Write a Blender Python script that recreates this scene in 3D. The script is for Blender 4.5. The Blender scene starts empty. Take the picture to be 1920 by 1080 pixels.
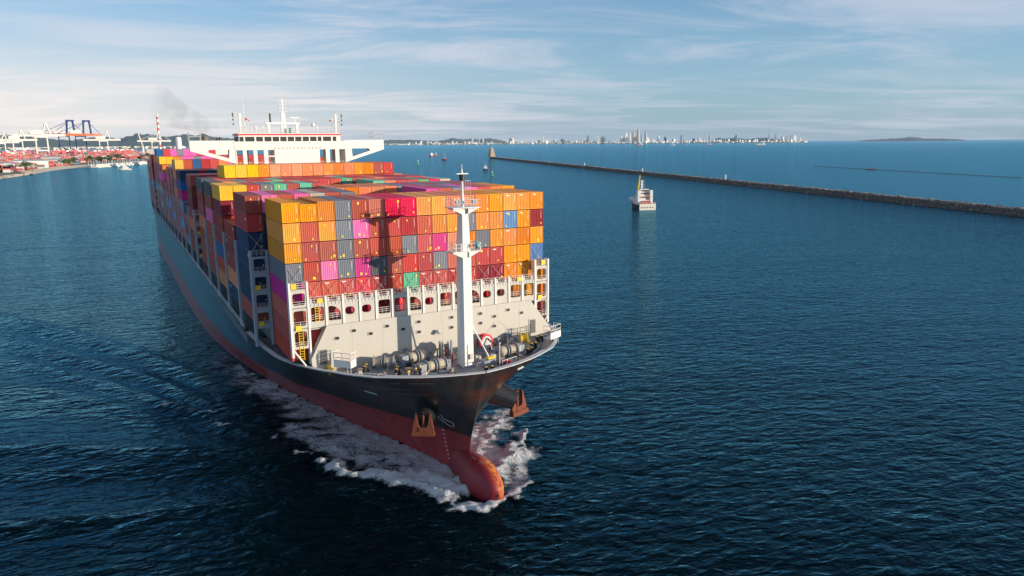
import bpy, math, random
import numpy as np
from mathutils import Vector, Matrix
random.seed(7); np.random.seed(7)
R = math.radians
scene = bpy.context.scene
COL = scene.collection

# ------------------------------------------------------------------ camera
CAM = Vector((-42.31, -105.10, 49.56)); PITCH = 0.19809; YAW = 0.50200; ROLL = -0.00702; FPX = 1361.3
fw = Vector((math.sin(YAW)*math.cos(PITCH), math.cos(YAW)*math.cos(PITCH), -math.sin(PITCH)))
rt = Vector((math.cos(YAW), -math.sin(YAW), 0)); up = rt.cross(fw)
r2 = rt*math.cos(ROLL)+up*math.sin(ROLL); u2 = -rt*math.sin(ROLL)+up*math.cos(ROLL)
cd = bpy.data.cameras.new('camera'); cam = bpy.data.objects.new('camera', cd); COL.objects.link(cam)
cd.sensor_width = 36; cd.lens = FPX/1920*36; cd.clip_start = 1; cd.clip_end = 120000
m = Matrix((( r2.x, u2.x, -fw.x), (r2.y, u2.y, -fw.y), (r2.z, u2.z, -fw.z))).to_4x4(); m.translation = CAM
cam.matrix_world = m; scene.camera = cam

def at(u, v, ax=2, val=0.0):
    """where a sight line of the survey photograph meets a plane x/y/z = val"""
    d = fw + r2*((u-960)/FPX) + u2*((540-v)/FPX)
    t = (val-CAM[ax])/d[ax]
    return CAM + d*t
def along(u, dist):
    """ground point in horizontal direction u, dist metres from the survey point"""
    d = fw + r2*((u-960)/FPX) + u2*((540-268)/FPX); h = Vector((d.x, d.y, 0)).normalized()
    return Vector((CAM.x, CAM.y, 0)) + h*dist, h

# ------------------------------------------------------------------ sky and sun
SUN_EL = R(8.5); SUNH = Vector((0.68, -0.73, 0)).normalized()
w = bpy.data.worlds.new('World'); scene.world = w; w.use_nodes = True
nt = w.node_tree; N = nt.nodes; L = nt.links
N.clear()
def nd(nt, t, **k):
    n = nt.nodes.new(t)
    for a, b in k.items(): setattr(n, a, b)
    return n
def mth(nt, op, a, b=None, c=None, clamp=False):
    n = nt.nodes.new('ShaderNodeMath'); n.operation = op; n.use_clamp = clamp
    for i, x in enumerate((a, b, c)):
        if x is None: continue
        if isinstance(x, (int, float)): n.inputs[i].default_value = x
        else: nt.links.new(x, n.inputs[i])
    return n.outputs[0]
def mixc(nt, f, a, b, blend='MIX'):
    n = nt.nodes.new('ShaderNodeMix'); n.data_type = 'RGBA'; n.blend_type = blend
    for i, x in ((0, f), (6, a), (7, b)):
        if isinstance(x, (int, float)): n.inputs[i].default_value = x
        elif isinstance(x, tuple): n.inputs[i].default_value = (x[0], x[1], x[2], 1)
        else: nt.links.new(x, n.inputs[i])
    return n.outputs[2]
def rng(nt, x, a, b, c=0.0, d=1.0, smooth=True):
    n = nt.nodes.new('ShaderNodeMapRange'); n.interpolation_type = 'SMOOTHSTEP' if smooth else 'LINEAR'
    nt.links.new(x, n.inputs[0])
    for i, v in enumerate((a, b, c, d)): n.inputs[i+1].default_value = v
    return n.outputs[0]
sky = nd(nt, 'ShaderNodeTexSky', sky_type='NISHITA', sun_disc=False, sun_elevation=SUN_EL)
sky.sun_rotation = math.atan2(SUNH.x, SUNH.y); sky.altitude = 50; sky.air_density = 1.0; sky.dust_density = 0.6; sky.ozone_density = 2.0
tc = nd(nt, 'ShaderNodeTexCoord'); sx = nd(nt, 'ShaderNodeSeparateXYZ'); L.new(tc.outputs['Generated'], sx.inputs[0])
X, Y, Z = sx.outputs
zc = mth(nt, 'ADD', mth(nt, 'MAXIMUM', Z, 0.0), 0.07)
px = mth(nt, 'DIVIDE', X, zc); py = mth(nt, 'DIVIDE', Y, zc)
cx = nd(nt, 'ShaderNodeCombineXYZ'); L.new(px, cx.inputs[0]); L.new(py, cx.inputs[1])
mp = nd(nt, 'ShaderNodeMapping', vector_type='TEXTURE'); L.new(cx.outputs[0], mp.inputs[0]); mp.inputs['Rotation'].default_value = (0, 0, R(-22)); mp.inputs['Scale'].default_value = (1.8, 1.0, 1)
def noise(nt, vec, scale, detail=4, rough=.55, dist=0.0, dim='3D'):
    n = nt.nodes.new('ShaderNodeTexNoise'); n.noise_dimensions = dim
    n.inputs['Scale'].default_value = scale; n.inputs['Detail'].default_value = detail
    n.inputs['Roughness'].default_value = rough; n.inputs['Distortion'].default_value = dist
    if vec is not None: nt.links.new(vec, n.inputs['Vector'])
    return n.outputs['Fac']
n1 = noise(nt, mp.outputs[0], 0.85, 12, .66, .7)
n2 = noise(nt, mp.outputs[0], 0.33, 4, .5, .4)
# the veil of cloud is thick over the port (left) and thin to the right
LEFT = Vector((-0.55, 0.83, 0))
lf = mth(nt, 'ADD', mth(nt, 'MULTIPLY', X, LEFT.x), mth(nt, 'MULTIPLY', Y, LEFT.y))
lf = mth(nt, 'DIVIDE', lf, mth(nt, 'SQRT', mth(nt, 'ADD', mth(nt, 'MULTIPLY', X, X), mth(nt, 'MULTIPLY', Y, Y))))
veil = mth(nt, 'MULTIPLY', rng(nt, lf, 0.25, 1.02), rng(nt, Z, 0.21, 0.0))
cl = mth(nt, 'MULTIPLY', rng(nt, n1, 0.41, 0.67), rng(nt, n2, 0.31, 0.52))
cl = mth(nt, 'ADD', mth(nt, 'MULTIPLY', mth(nt, 'MULTIPLY', cl, 0.66), mth(nt, 'SUBTRACT', 1.0, mth(nt, 'MULTIPLY', rng(nt, lf, .55, .95), .65))), mth(nt, 'ADD', mth(nt, 'MULTIPLY', veil, 0.94), mth(nt, 'MULTIPLY', rng(nt, Z, .15, .5), .22)), clamp=True)  # last term adds unseen high cloud to lift ambient light on shaded sides
skyc = nd(nt, 'ShaderNodeBackground'); 
base = mixc(nt, 1.0, sky.outputs[0], (0.84, 1.09, 1.38), 'MULTIPLY')
hz = rng(nt, Z, 0.30, 0.0)
ccol = mixc(nt, veil, (4.7, 4.85, 5.6), (7.7, 7.0, 6.45))
base = mixc(nt, mth(nt, 'MULTIPLY', hz, 0.55), base, (2.35, 3.75, 5.4))
skyf = mixc(nt, cl, base, ccol)
L.new(skyf, skyc.inputs[0]); skyc.inputs[1].default_value = 0.105
wo = nd(nt, 'ShaderNodeOutputWorld'); L.new(skyc.outputs[0], wo.inputs[0])
sd = bpy.data.lights.new('sun', 'SUN'); sun = bpy.data.objects.new('sun', sd); COL.objects.link(sun)
sd.energy = 4.3; sd.angle = R(0.5); sd.color = (1.0, 0.86, 0.68)
sv = SUNH*math.cos(SUN_EL) + Vector((0, 0, math.sin(SUN_EL)))
sun.rotation_euler = (-sv).to_track_quat('-Z', 'Y').to_euler(); sun.location = (200, -200, 300)
scene.view_settings.view_transform = 'Standard'; scene.view_settings.look = 'None'
scene.view_settings.exposure = 0.43; scene.view_settings.gamma = 1
scene.render.engine = 'CYCLES'
scene.cycles.max_bounces = 5; scene.cycles.volume_bounces = 0

# ------------------------------------------------------------------ helpers
class MB:
    def __init__(s): s.v = []; s.f = []; s.m = []; s.cur = 0
    def box(s, x0, y0, z0, x1, y1, z1):
        b = len(s.v)
        s.v += [(x0,y0,z0),(x1,y0,z0),(x1,y1,z0),(x0,y1,z0),(x0,y0,z1),(x1,y0,z1),(x1,y1,z1),(x0,y1,z1)]
        q = [(0,3,2,1),(4,5,6,7),(0,1,5,4),(1,2,6,5),(2,3,7,6),(3,0,4,7)]
        s.f += [tuple(b+i for i in t) for t in q]; s.m += [s.cur]*6; return s
    def cyl(s, a, b, r, r1=None, n=8, caps=True):
        a = Vector(a); b = Vector(b); r1 = r if r1 is None else r1
        d = (b-a); d = d.normalized() if d.length > 1e-9 else Vector((0,0,1))
        o = Vector((0,0,1)) if abs(d.z) < .9 else Vector((1,0,0)); p = d.cross(o).normalized(); q = d.cross(p)
        k = len(s.v)
        for c, rr in ((a, r), (b, r1)):
            for i in range(n):
                t = 2*math.pi*i/n; s.v.append(tuple(c + (p*math.cos(t)+q*math.sin(t))*rr))
        for i in range(n):
            j = (i+1) % n; s.f.append((k+j, k+i, k+n+i, k+n+j)); s.m.append(s.cur)
        if caps:
            s.f.append(tuple(k+i for i in range(n))); s.f.append(tuple(k+n+i for i in reversed(range(n)))); s.m += [s.cur]*2
        return s
    def bar(s, a, b, t=.07): return s.cyl(a, b, t/2*1.2, n=4)
    def prism(s, pts, ax, lo, hi):
        """extrude a closed outline (2D) along axis ax"""
        k = len(s.v); n = len(pts)
        def P(p, c): return {0:(c,p[0],p[1]), 1:(p[0],c,p[1]), 2:(p[0],p[1],c)}[ax]
        s.v += [P(p, lo) for p in pts] + [P(p, hi) for p in pts]
        s.f.append(tuple(k+i for i in range(n))); s.f.append(tuple(k+n+i for i in reversed(range(n)))); s.m += [s.cur]*2
        for i in range(n):
            j = (i+1) % n; s.f.append((k+j, k+i, k+n+i, k+n+j)); s.m.append(s.cur)
        return s
    def ring(s, outer, inner, y0, y1, ax=1):
        """plate with a hole; outer and inner have equal counts"""
        n = len(outer); k = len(s.v)
        def P(p, c): return {0:(c,p[0],p[1]), 1:(p[0],c,p[1]), 2:(p[0],p[1],c)}[ax]
        for y in (y0, y1):
            s.v += [P(p, y) for p in outer] + [P(p, y) for p in inner]
        for i in range(n):
            j = (i+1) % n
            s.f += [(k+i, k+j, k+n+j, k+n+i), (k+2*n+j, k+2*n+i, k+3*n+i, k+3*n+j),
                    (k+n+i, k+n+j, k+3*n+j, k+3*n+i), (k+j, k+i, k+2*n+i, k+2*n+j)]
            s.m += [s.cur]*4
        return s
    def lathe(s, prof, c=(0,0,0), n=16, ax=2):
        k = len(s.v)
        for r, h in prof:
            for i in range(n):
                t = 2*math.pi*i/n; a, b = r*math.cos(t), r*math.sin(t)
                p = {2:(a,b,h), 0:(h,a,b), 1:(a,h,b)}[ax]
                s.v.append((c[0]+p[0], c[1]+p[1], c[2]+p[2]))
        for j in range(len(prof)-1):
            for i in range(n):
                i2 = (i+1) % n; s.f.append((k+j*n+i, k+j*n+i2, k+(j+1)*n+i2, k+(j+1)*n+i)); s.m.append(s.cur)
        s.f.append(tuple(k+i for i in reversed(range(n)))); s.f.append(tuple(k+(len(prof)-1)*n+i for i in range(n))); s.m += [s.cur]*2
        return s
    def rail(s, pts, h=1.0, step=1.5, bars=3, t=.06):
        for a, b in zip(pts[:-1], pts[1:]):
            a = Vector(a); b = Vector(b); n = max(1, round((b-a).length/step))
            for i in range(n+1):
                p = a.lerp(b, i/n); s.bar(p, p+Vector((0,0,h)), t)
            for k in range(bars):
                z = Vector((0,0,h*(k+1)/bars)); s.bar(a+z, b+z, t)
        return s
    def mesh(s, name, mats, smooth=False):
        me = bpy.data.meshes.new(name); me.from_pydata(s.v, [], s.f)
        for mm in (mats if isinstance(mats, (list, tuple)) else [mats]): me.materials.append(mm)
        me.polygons.foreach_set('material_index', s.m)
        if smooth: me.polygons.foreach_set('use_smooth', [True]*len(s.f))
        me.update(); return me
    def build(s, name, mats, parent=None, smooth=False, loc=None, rz=0, **tags):
        return link(name, s.mesh(name, mats, smooth), parent, loc, rz, **tags)
def link(name, data, parent=None, loc=None, rz=0, **tags):
    o = bpy.data.objects.new(name, data); COL.objects.link(o)
    if parent is not None: o.parent = parent
    if loc is not None: o.location = loc
    if rz: o.rotation_euler = (0, 0, rz)
    for k, v in tags.items():
        if v: o[k] = v
    return o
def thing(name, label, category, loc=(0,0,0), rz=0, group=None, kind=None):
    return link(name, None, None, loc, rz, label=label, category=category, group=group, kind=kind)
def dup(root, loc, rz, label=None):
    c = root.copy(); COL.objects.link(c); c.location = loc; c.rotation_euler = (0, 0, rz)
    if label: c['label'] = label
    for ch in root.children:
        d = ch.copy(); COL.objects.link(d); d.parent = c
        for g in ch.children:
            e = g.copy(); COL.objects.link(e); e.parent = d
    return c

def mat(name, col, rough=.55, metal=0.0, var=.10, vscale=1.5, dirt=0.0, dirtcol=(.12,.07,.04), rnd=0.0, bump=0.0, bscale=8.0, stretch=(1,1,1), emit=None):
    m = bpy.data.materials.new(name); m.use_nodes = True; nt = m.node_tree; b = nt.nodes['Principled BSDF']
    b.inputs['Roughness'].default_value = rough; b.inputs['Metallic'].default_value = metal
    tc = nd(nt, 'ShaderNodeTexCoord'); mp = nd(nt, 'ShaderNodeMapping'); nt.links.new(tc.outputs['Object'], mp.inputs[0]); mp.inputs['Scale'].default_value = stretch
    oi = nd(nt, 'ShaderNodeObjectInfo')
    va = nd(nt, 'ShaderNodeVectorMath', operation='ADD'); nt.links.new(mp.outputs[0], va.inputs[0])
    cc = nd(nt, 'ShaderNodeCombineXYZ'); nt.links.new(mth(nt, 'MULTIPLY', oi.outputs['Random'], 70.0), cc.inputs[0]); nt.links.new(cc.outputs[0], va.inputs[1])
    f = noise(nt, va.outputs[0], vscale, 5, .6)
    k = mth(nt, 'ADD', mth(nt, 'MULTIPLY', mth(nt, 'SUBTRACT', f, .5), 2*var), 1.0)
    if rnd: k = mth(nt, 'MULTIPLY', k, mth(nt, 'ADD', mth(nt, 'MULTIPLY', oi.outputs['Random'], rnd), 1-rnd*.5))
    c = mixc(nt, 1.0, (col[0], col[1], col[2]), k, 'MULTIPLY')
    # k is a float; feed as grey
    if dirt:
        g = noise(nt, va.outputs[0], vscale*2.3, 6, .65, .3)
        c = mixc(nt, mth(nt, 'MULTIPLY', rng(nt, g, .56, .75), dirt), c, dirtcol)
    nt.links.new(c, b.inputs['Base Color'])
    if bump:
        bp = nd(nt, 'ShaderNodeBump'); bp.inputs['Strength'].default_value = bump; bp.inputs['Distance'].default_value = .05
        nt.links.new(noise(nt, va.outputs[0], bscale, 4), bp.inputs['Height']); nt.links.new(bp.outputs[0], b.inputs['Normal'])
    return m

M = {}
M['white'] = mat('white paint', (.74,.71,.67), .4, var=.05, vscale=.6, dirt=.18, dirtcol=(.45,.33,.22), stretch=(1,1,.25))
M['cream'] = mat('cream steel paint', (.50,.465,.41), .5, var=.06, vscale=.4, dirt=.22, dirtcol=(.42,.30,.2), stretch=(1,1,.3))
M['grey'] = mat('blue grey paint', (.24,.27,.31), .5, var=.10, vscale=.5, dirt=.3)
M['steel'] = mat('light steel', (.45,.47,.48), .45, var=.1)
M['deck'] = mat('deck paint', (.25,.25,.26), .7, var=.25, vscale=.35, dirt=.5, dirtcol=(.20,.13,.09), bump=.2)
M['hatch'] = mat('hatch green grey', (.10,.13,.14), .6, var=.15, vscale=.5, dirt=.4)
M['dark'] = mat('dark steel', (.02,.02,.022), .5)
M['black'] = mat('black rubber', (.012,.012,.014), .6)
M['red'] = mat('red paint', (.60,.012,.03), .4)
M['glass'] = mat('dark window glass', (.04,.05,.045), .06, var=.3, vscale=.9)
M['yellow'] = mat('safety yellow', (.80,.55,.02), .5)
M['rope'] = mat('hemp rope', (.50,.40,.27), .9, var=.25, vscale=8, stretch=(1,1,1))
M['ropegrey'] = mat('grey wire rope', (.24,.25,.25), .7, var=.25, vscale=6)
M['ropepale'] = mat('pale new rope', (.62,.55,.44), .9, var=.2, vscale=8)
M['midsteel'] = mat('worn grey steel', (.26,.28,.30), .5, var=.25, vscale=1.2, dirt=.4)
M['rust'] = mat('rusty iron', (.16,.040,.016), .85, var=.45, vscale=1.6, dirt=.5, dirtcol=(.10,.03,.012), bump=.5, bscale=5)
M['green'] = mat('green paint', (.02,.30,.16), .5)
M['skin'] = mat('skin', (.45,.25,.17), .6)
M['navycloth'] = mat('dark overalls', (.02,.025,.04), .85)
M['redcloth'] = mat('red overalls', (.45,.02,.025), .85)
M['orangecloth'] = mat('orange overalls', (.60,.18,.05), .85)
M['concrete'] = mat('concrete', (.42,.38,.32), .85, var=.15, vscale=.1)

# ------------------------------------------------------------------ hull form
ZT = 17.6; ZD = 16.45; ZM = 17.9
def hbt(s): return float(np.interp(s, [0,.6,1.3,2.6,4,6,8.5,13.3,17.3,22,30,40,400], [0,3.4,5.8,9.0,11.5,14.6,17.2,20.4,22.3,23.6,24.2,24.3,24.3]))
def hb6(s): return float(np.interp(s, [0,.8,3,6.8,11.9,22.5,39,57,74,99,136,400], [0,.35,1.3,3.0,5.1,10.2,16.3,20.2,22.2,23.7,24.3,24.3]))
def hb0(s): return float(np.interp(s, [0,.8,6,12,19,30,41,56,72,88,111,150,400], [0,.25,1.5,2.7,4.5,8.2,11.2,14.8,18.3,20.8,23.2,24.1,24.2]))
def stem(z): return float(np.interp(z, [-3,3.6,5.9,9.5,13.3,16.9,17.9], [-12.4,-12.4,-12.7,-13.8,-15.3,-16.6,-17.3]))
def cx_(y): return float(np.interp(y, [-20,-6,8,34], [1.7,1.7,.9,0]))
def cl_(y,z): return cx_(y)*(.55+.45*min(1,max(0,z/ZT)))
def half(s, z):
    if z >= 6.5:
        t = min(1, (z-6.5)/(ZT-6.5)); return hb6(s) + (hbt(s)-hb6(s))*t**1.55
    t = max(0, z/6.5); return hb0(s) + (hb6(s)-hb0(s))*t
LEN = 322.0
def stern_k(y): return float(np.interp(y, [0,285,306,318,322], [1,1,.965,.90,.86]))
svals = [0,.25,.6,1,1.6,2.4,3.4,4.6,6,8,10,12.5,15,18,21,25,29,34,39,44,50,57,65,74,84,95,108,125,145,170,200,230,260,285,300,312,320,330,337]
zlev = [-3,-1.5,0,1.6,3.2,4.8,6.5,8,9.5,11,12.5,14,15.2,16.4,17.6]
mb = MB()
ns, nz = len(svals), len(zlev)
ship = thing('container_ship', 'huge container ship with black and red hull heading to the right past the breakwater', 'ship')
for side in (-1, 1):
    for s in svals:
        for z in zlev:
            y = min(stem(z)+s, LEN); 
            x = cl_(y, z) + side*half(s, z)*stern_k(y)
            mb.v.append((x, y, z))
    off = 0 if side < 0 else ns*nz
    for i in range(ns-1):
        for j in range(nz-1):
            a = off+i*nz+j
            q = (a, a+1, a+nz+1, a+nz); mb.f.append(q if side > 0 else q[::-1]); mb.m.append(0 if zlev[j] >= 6.5 else 1)
a = (ns-1)*nz
for j in range(nz-1): mb.f.append((a+j, a+j+1, a+ns*nz+j+1, a+ns*nz+j)); mb.m.append(0 if zlev[j] >= 6.5 else 1)

def hull_mat(name, col, low):
    m = bpy.data.materials.new(name); m.use_nodes = True; nt = m.node_tree; b = nt.nodes['Principled BSDF']
    tc = nd(nt, 'ShaderNodeTexCoord'); mp = nd(nt, 'ShaderNodeMapping'); nt.links.new(tc.outputs['Object'], mp.inputs[0]); mp.inputs['Scale'].default_value = (1,1,.12)
    f = noise(nt, mp.outputs[0], .9, 8, .65)
    mp2 = nd(nt, 'ShaderNodeMapping'); nt.links.new(tc.outputs['Object'], mp2.inputs[0]); mp2.inputs['Scale'].default_value = (.25,.25,1)
    g = noise(nt, mp2.outputs[0], .5, 8, .6, .6)
    sc = noise(nt, mp2.outputs[0], 1.6, 8, .7)
    c = mixc(nt, rng(nt, f, .35, .7), col, tuple(x*1.9 for x in col))
    c = mixc(nt, mth(nt, 'MULTIPLY', rng(nt, g, .47, .68), .75), c, low)
    c = mixc(nt, mth(nt, 'MULTIPLY', rng(nt, sc, .66, .72), .45), c, (.30,.24,.20))
    sp = nd(nt, 'ShaderNodeSeparateXYZ'); nt.links.new(tc.outputs['Object'], sp.inputs[0])
    # plate seams
    sy = mth(nt, 'ABSOLUTE', mth(nt, 'SUBTRACT', mth(nt, 'FRACT', mth(nt, 'DIVIDE', sp.outputs[1], 9.0)), .5))
    sz = mth(nt, 'ABSOLUTE', mth(nt, 'SUBTRACT', mth(nt, 'FRACT', mth(nt, 'DIVIDE', sp.outputs[2], 2.7)), .5))
    seam = mth(nt, 'MAXIMUM', rng(nt, sy, .495, .499), rng(nt, sz, .485, .495))
    c = mixc(nt, mth(nt, 'MULTIPLY', seam, .55), c, tuple(x*.35+.004 for x in col))
    if name.startswith('weathered'): c = mixc(nt, rng(nt, sp.outputs[1], 12, 70), c, mixc(nt, rng(nt, f, .3, .7), (.028,.095,.14), (.05,.13,.18)))  # aft blue: sea and sky reflection painted into the hull colour
    nt.links.new(c, b.inputs['Base Color']); b.inputs['Roughness'].default_value = .30
    bp = nd(nt, 'ShaderNodeBump'); bp.inputs['Strength'].default_value = .25; bp.inputs['Distance'].default_value = .15
    nt.links.new(noise(nt, tc.outputs['Object'], .35, 3), bp.inputs['Height']); nt.links.new(bp.outputs[0], b.inputs['Normal'])
    return m
M['hullblack'] = hull_mat('weathered black hull and sea reflection', (.016,.017,.019), (.095,.026,.014))
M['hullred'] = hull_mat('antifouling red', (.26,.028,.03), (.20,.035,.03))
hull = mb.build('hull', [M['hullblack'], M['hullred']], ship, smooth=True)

# deck edge curves
def edge(z, side, inset=0.0, n0=0.0, n1=60):
    out = []
    for s in [x*.5 for x in range(0, 17)] + list(range(9, 60, 2)):
        if s < n0 or s > n1: continue
        y = stem(z)+s; out.append((cl_(y, z)+side*max(0, half(s, z)-inset), y))
    return out
# forecastle deck + bulwark
l = edge(ZD, -1, .12, 0, 40); r = edge(ZD, 1, .12, 0, 40)
m1 = MB(); k = 0
for i in range(len(l)):
    m1.v += [(l[i][0], l[i][1]+.3, ZD), (r[i][0], r[i][1]+.3, ZD)]
for i in range(len(l)-1): m1.f.append((2*i, 2*i+1, 2*i+3, 2*i+2)); m1.m.append(0)
m1.build('forecastle_deck', M['deck'], ship)
for sd_ in (-1, 1):
    o1 = edge(ZT, sd_, 0, 0, 42); i1 = edge(ZT, sd_, .28, 0, 42)
    c = MB(); n = len(o1)
    o2 = edge(ZT, sd_, -.10, 0, 42); i2 = edge(ZT, sd_, .62, 0, 42)
    for a_, b_ in zip(o2, i2): c.v += [(a_[0], a_[1]-.1*(a_[1]<-10), ZT+.004), (a_[0], a_[1]-.1*(a_[1]<-10), ZT+.14), (b_[0], b_[1]+.5*(b_[1]<-12), ZT+.14), (b_[0], b_[1]+.5*(b_[1]<-12), ZT+.004)]
    for i in range(n-1):
        for j in range(4):
            q = (4*i+j, 4*i+(j+1) % 4, 4*i+4+(j+1) % 4, 4*i+4+j); c.f.append(q if sd_ > 0 else q[::-1]); c.m.append(0)
    c.build('bulwark_rail', mat('rail cap grey', (.48,.50,.52), .5, var=.15, vscale=.4, dirt=.3), ship)
    c = MB(); inn = edge(ZD, sd_, .2, 0, 42); inn2 = edge(ZT, sd_, .2, 0, 42)
    for a_, b2_ in zip(inn, inn2): c.v += [(a_[0], a_[1]+.3, ZD+.01), (b2_[0], b2_[1]+.3, ZT)]
    for i in range(n-1):
        q = (2*i, 2*i+2, 2*i+3, 2*i+1); c.f.append(q if sd_ < 0 else q[::-1]); c.m.append(0)
    # stays
    for i in range(4, n-1, 1):
        x, y = inn[i]; c.box(x-.12 if sd_ > 0 else x, y+.25, ZD+.02, x if sd_ > 0 else x+.12, y+.33, ZT-.05) if False else c.prism([(x, ZD+.02), (x-sd_*.55, ZD+.02), (x-sd_*.05, ZT-.05)], 1, y+.3, y+.38)
    c.build('bulwark_lining', M['grey'], ship)
# main deck (long, mostly hidden under hatches)
m1 = MB(); m1.box(-24.0, 24, 15.6, 24.0, 300, 17.5); m1.box(-20.5, 300.1, 15.6, 20.5, 321, 17.5); m1.build('main_deck', M['hatch'], ship)
# sheer rail strip amidships
m1 = MB()
for sd_ in (-1, 1):
    m1.box(min(sd_*24.35, sd_*23.7), 24.5, ZT+.005, max(sd_*24.35, sd_*23.7), 300, ZT+.35)
m1.build('sheer_strake', M['hullblack'], ship)

# bulb
bm_ = bpy.data.materials.new('scuffed bulb paint'); bm_.use_nodes = True; nt = bm_.node_tree; b = nt.nodes['Principled BSDF']
tc = nd(nt, 'ShaderNodeTexCoord'); mp = nd(nt, 'ShaderNodeMapping', vector_type='TEXTURE'); nt.links.new(tc.outputs['Object'], mp.inputs[0])
mp.inputs['Scale'].default_value = (.45, 2.6, .8); mp.inputs['Rotation'].default_value = (R(-25), 0, 0)
f = noise(nt, mp.outputs[0], 1.6, 9, .72, .3); f2 = noise(nt, tc.outputs['Object'], .35, 3)
sp = nd(nt, 'ShaderNodeSeparateXYZ'); nt.links.new(tc.outputs['Object'], sp.inputs[0])
msk = mth(nt, 'MULTIPLY', rng(nt, sp.outputs[0], .4, 1.8), rng(nt, sp.outputs[1], -14.0, -18.0))
c = mixc(nt, mth(nt, 'MULTIPLY', rng(nt, f, .40, .62), msk), (.24,.012,.022), (.72,.24,.015))
c = mixc(nt, mth(nt, 'MULTIPLY', mth(nt, 'MULTIPLY', rng(nt, f, .57, .63), mth(nt, 'MULTIPLY', rng(nt, sp.outputs[1], -12.5, -14.0), rng(nt, sp.outputs[1], -18.0, -16.0))), rng(nt, sp.outputs[0], -.6, .4)), c, (.50,.40,.30))
nt.links.new(c, b.inputs['Base Color']); b.inputs['Roughness'].default_value = .5
bb = MB(); prof = []
NB = 20
for i in range(NB+1):
    t = 1-(1-i/NB)**1.35; y = -7 - 15.0*t
    rr = math.sqrt(max(0, 1-(max(0, t-.50)/.50)**1.9)) if t > .50 else 1
    rx = 2.65*rr*(.50+.50*min(1, t/.6)); rz = 3.7*rr*(.86+.14*min(1, t/.5)); zc_ = .3+.75*t
    prof.append((y, rx, rz, zc_))
for y, rx, rz, zc_ in prof:
    for j in range(24):
        a = 2*math.pi*j/24; sq = .92
        bb.v.append((1.05+max(rx, .02)*math.copysign(abs(math.cos(a))**sq, math.cos(a)), y, zc_+max(rz, .02)*math.sin(a)))
for i in range(NB):
    for j in range(24):
        j2 = (j+1) % 24; bb.f.append((i*24+j, (i+1)*24+j, (i+1)*24+j2, i*24+j2)); bb.m.append(0)
bb.f.append(tuple(NB*24+j for j in range(24))); bb.m.append(0)
bb.build('bulbous_bow', bm_, ship, smooth=True)

# hull marks: thruster / bulb symbol, draught marks and rubbing streaks
def hull_pt(s, z, side=-1, out=.05):
    y = stem(z)+s; x = cl_(y, z)+side*(half(s, z)+out); return Vector((x, y-.02, z))
def hull_line(name, pts, wd, mt):
    c = MB()
    for (s0, z0), (s1, z1) in zip(pts[:-1], pts[1:]):
        n = max(1, int(math.hypot(s1-s0, z1-z0)/1.0))
        for i in range(n):
            a = hull_pt(s0+(s1-s0)*i/n, z0+(z1-z0)*i/n); b_ = hull_pt(s0+(s1-s0)*(i+1)/n, z0+(z1-z0)*(i+1)/n); c.cyl(a, b_, wd/2, n=4)
    return c.build(name, mt, ship)
wm = mat('white marking', (.7,.7,.7), .6)
hull_line('bulb_symbol', [(5.6,8.6),(4.6,9.3),(4.7,8.6),(3.9,8.35),(3.2,8.2),(3.0,7.7),(3.3,7.35),(4.2,7.5),(5.6,8.6)], .09, wm)
for i in range(9): 
    z = 6.2-.75*i*.9
    if z > .3: hull_line('draught_mark', [(5.3-.1*i, z), (5.0-.1*i, z)], .16, wm)
hull_line('white_tick', [(16.5,11.2),(14.6,10.9)], .22, wm)

# ------------------------------------------------------------------ breakwater wall at the front of the cargo
YW = -1.9
def wx(u, v): p = at(u, v, 1, YW-.1); return p.x, p.z
wall = MB()
wl = [(-16.6, 23.5), (17.8, 23.5), (21.3, 18.9), (21.9, 17.9), (21.2, ZD), (-17.5, ZD), (-19.0, 17.75), (-19.1, 18.8)]
wall.prism([(a, b) for a, b in wl], 1, YW-.12, YW+.12)
bw_ = wall.build('breakwater_wall', M['cream'], ship)
c = MB(); c.prism([(-16.6, 23.5), (-16.6, 23.38), (-19.1, 18.68), (-19.1, 18.8)], 1, YW-.22, YW+1.2); c.build('wall_edge', M['cream'], bw_)
seam = MB()
for x in (-12.9,-8.2,-3.2,1.6,6.5,11.5,15.6): seam.box(x, YW-.135, ZD+.1, x+.05, YW-.121, 23.3)
seam.box(-18, YW-.135, 19.9, 19, YW-.121, 19.94)
seam.build('weld_seam', mat('weld seam', (.5,.45,.38), .6), bw_)
def oval(cx, cz, rx, rz, n=16): return [(cx+rx*math.copysign(abs(math.cos(2*math.pi*i/n))**.7, math.cos(2*math.pi*i/n)), cz+rz*math.copysign(abs(math.sin(2*math.pi*i/n))**.7, math.sin(2*math.pi*i/n))) for i in range(n)]
op = MB(); op.prism(oval(0, 0, .36, .24), 1, -.03, 0); opm = op.mesh('porthole', M['dark'])
opr = MB(); opr.ring(oval(0, 0, .46, .34), oval(0, 0, .355, .235), -.07, .0); oprm = opr.mesh('porthole_rim', M['cream'])
for u, v in [(480+x/4.909, 500+y/4.909) for x, y in ((744,658),(899,588),(1054,615),(1204,546),(1352,574),(1495,507),(1498,600))] + [(760+x/4.909, 500+y/4.909) for x, y in ((423,466),(423,558),(688,431),(690,519),(817,457),(817,546),(943,397),(1067,423))]:
    x, z = wx(u, v); link('porthole', opm, bw_, (x, YW-.121, z)); link('porthole_rim', oprm, bw_, (x, YW-.122, z))
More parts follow.
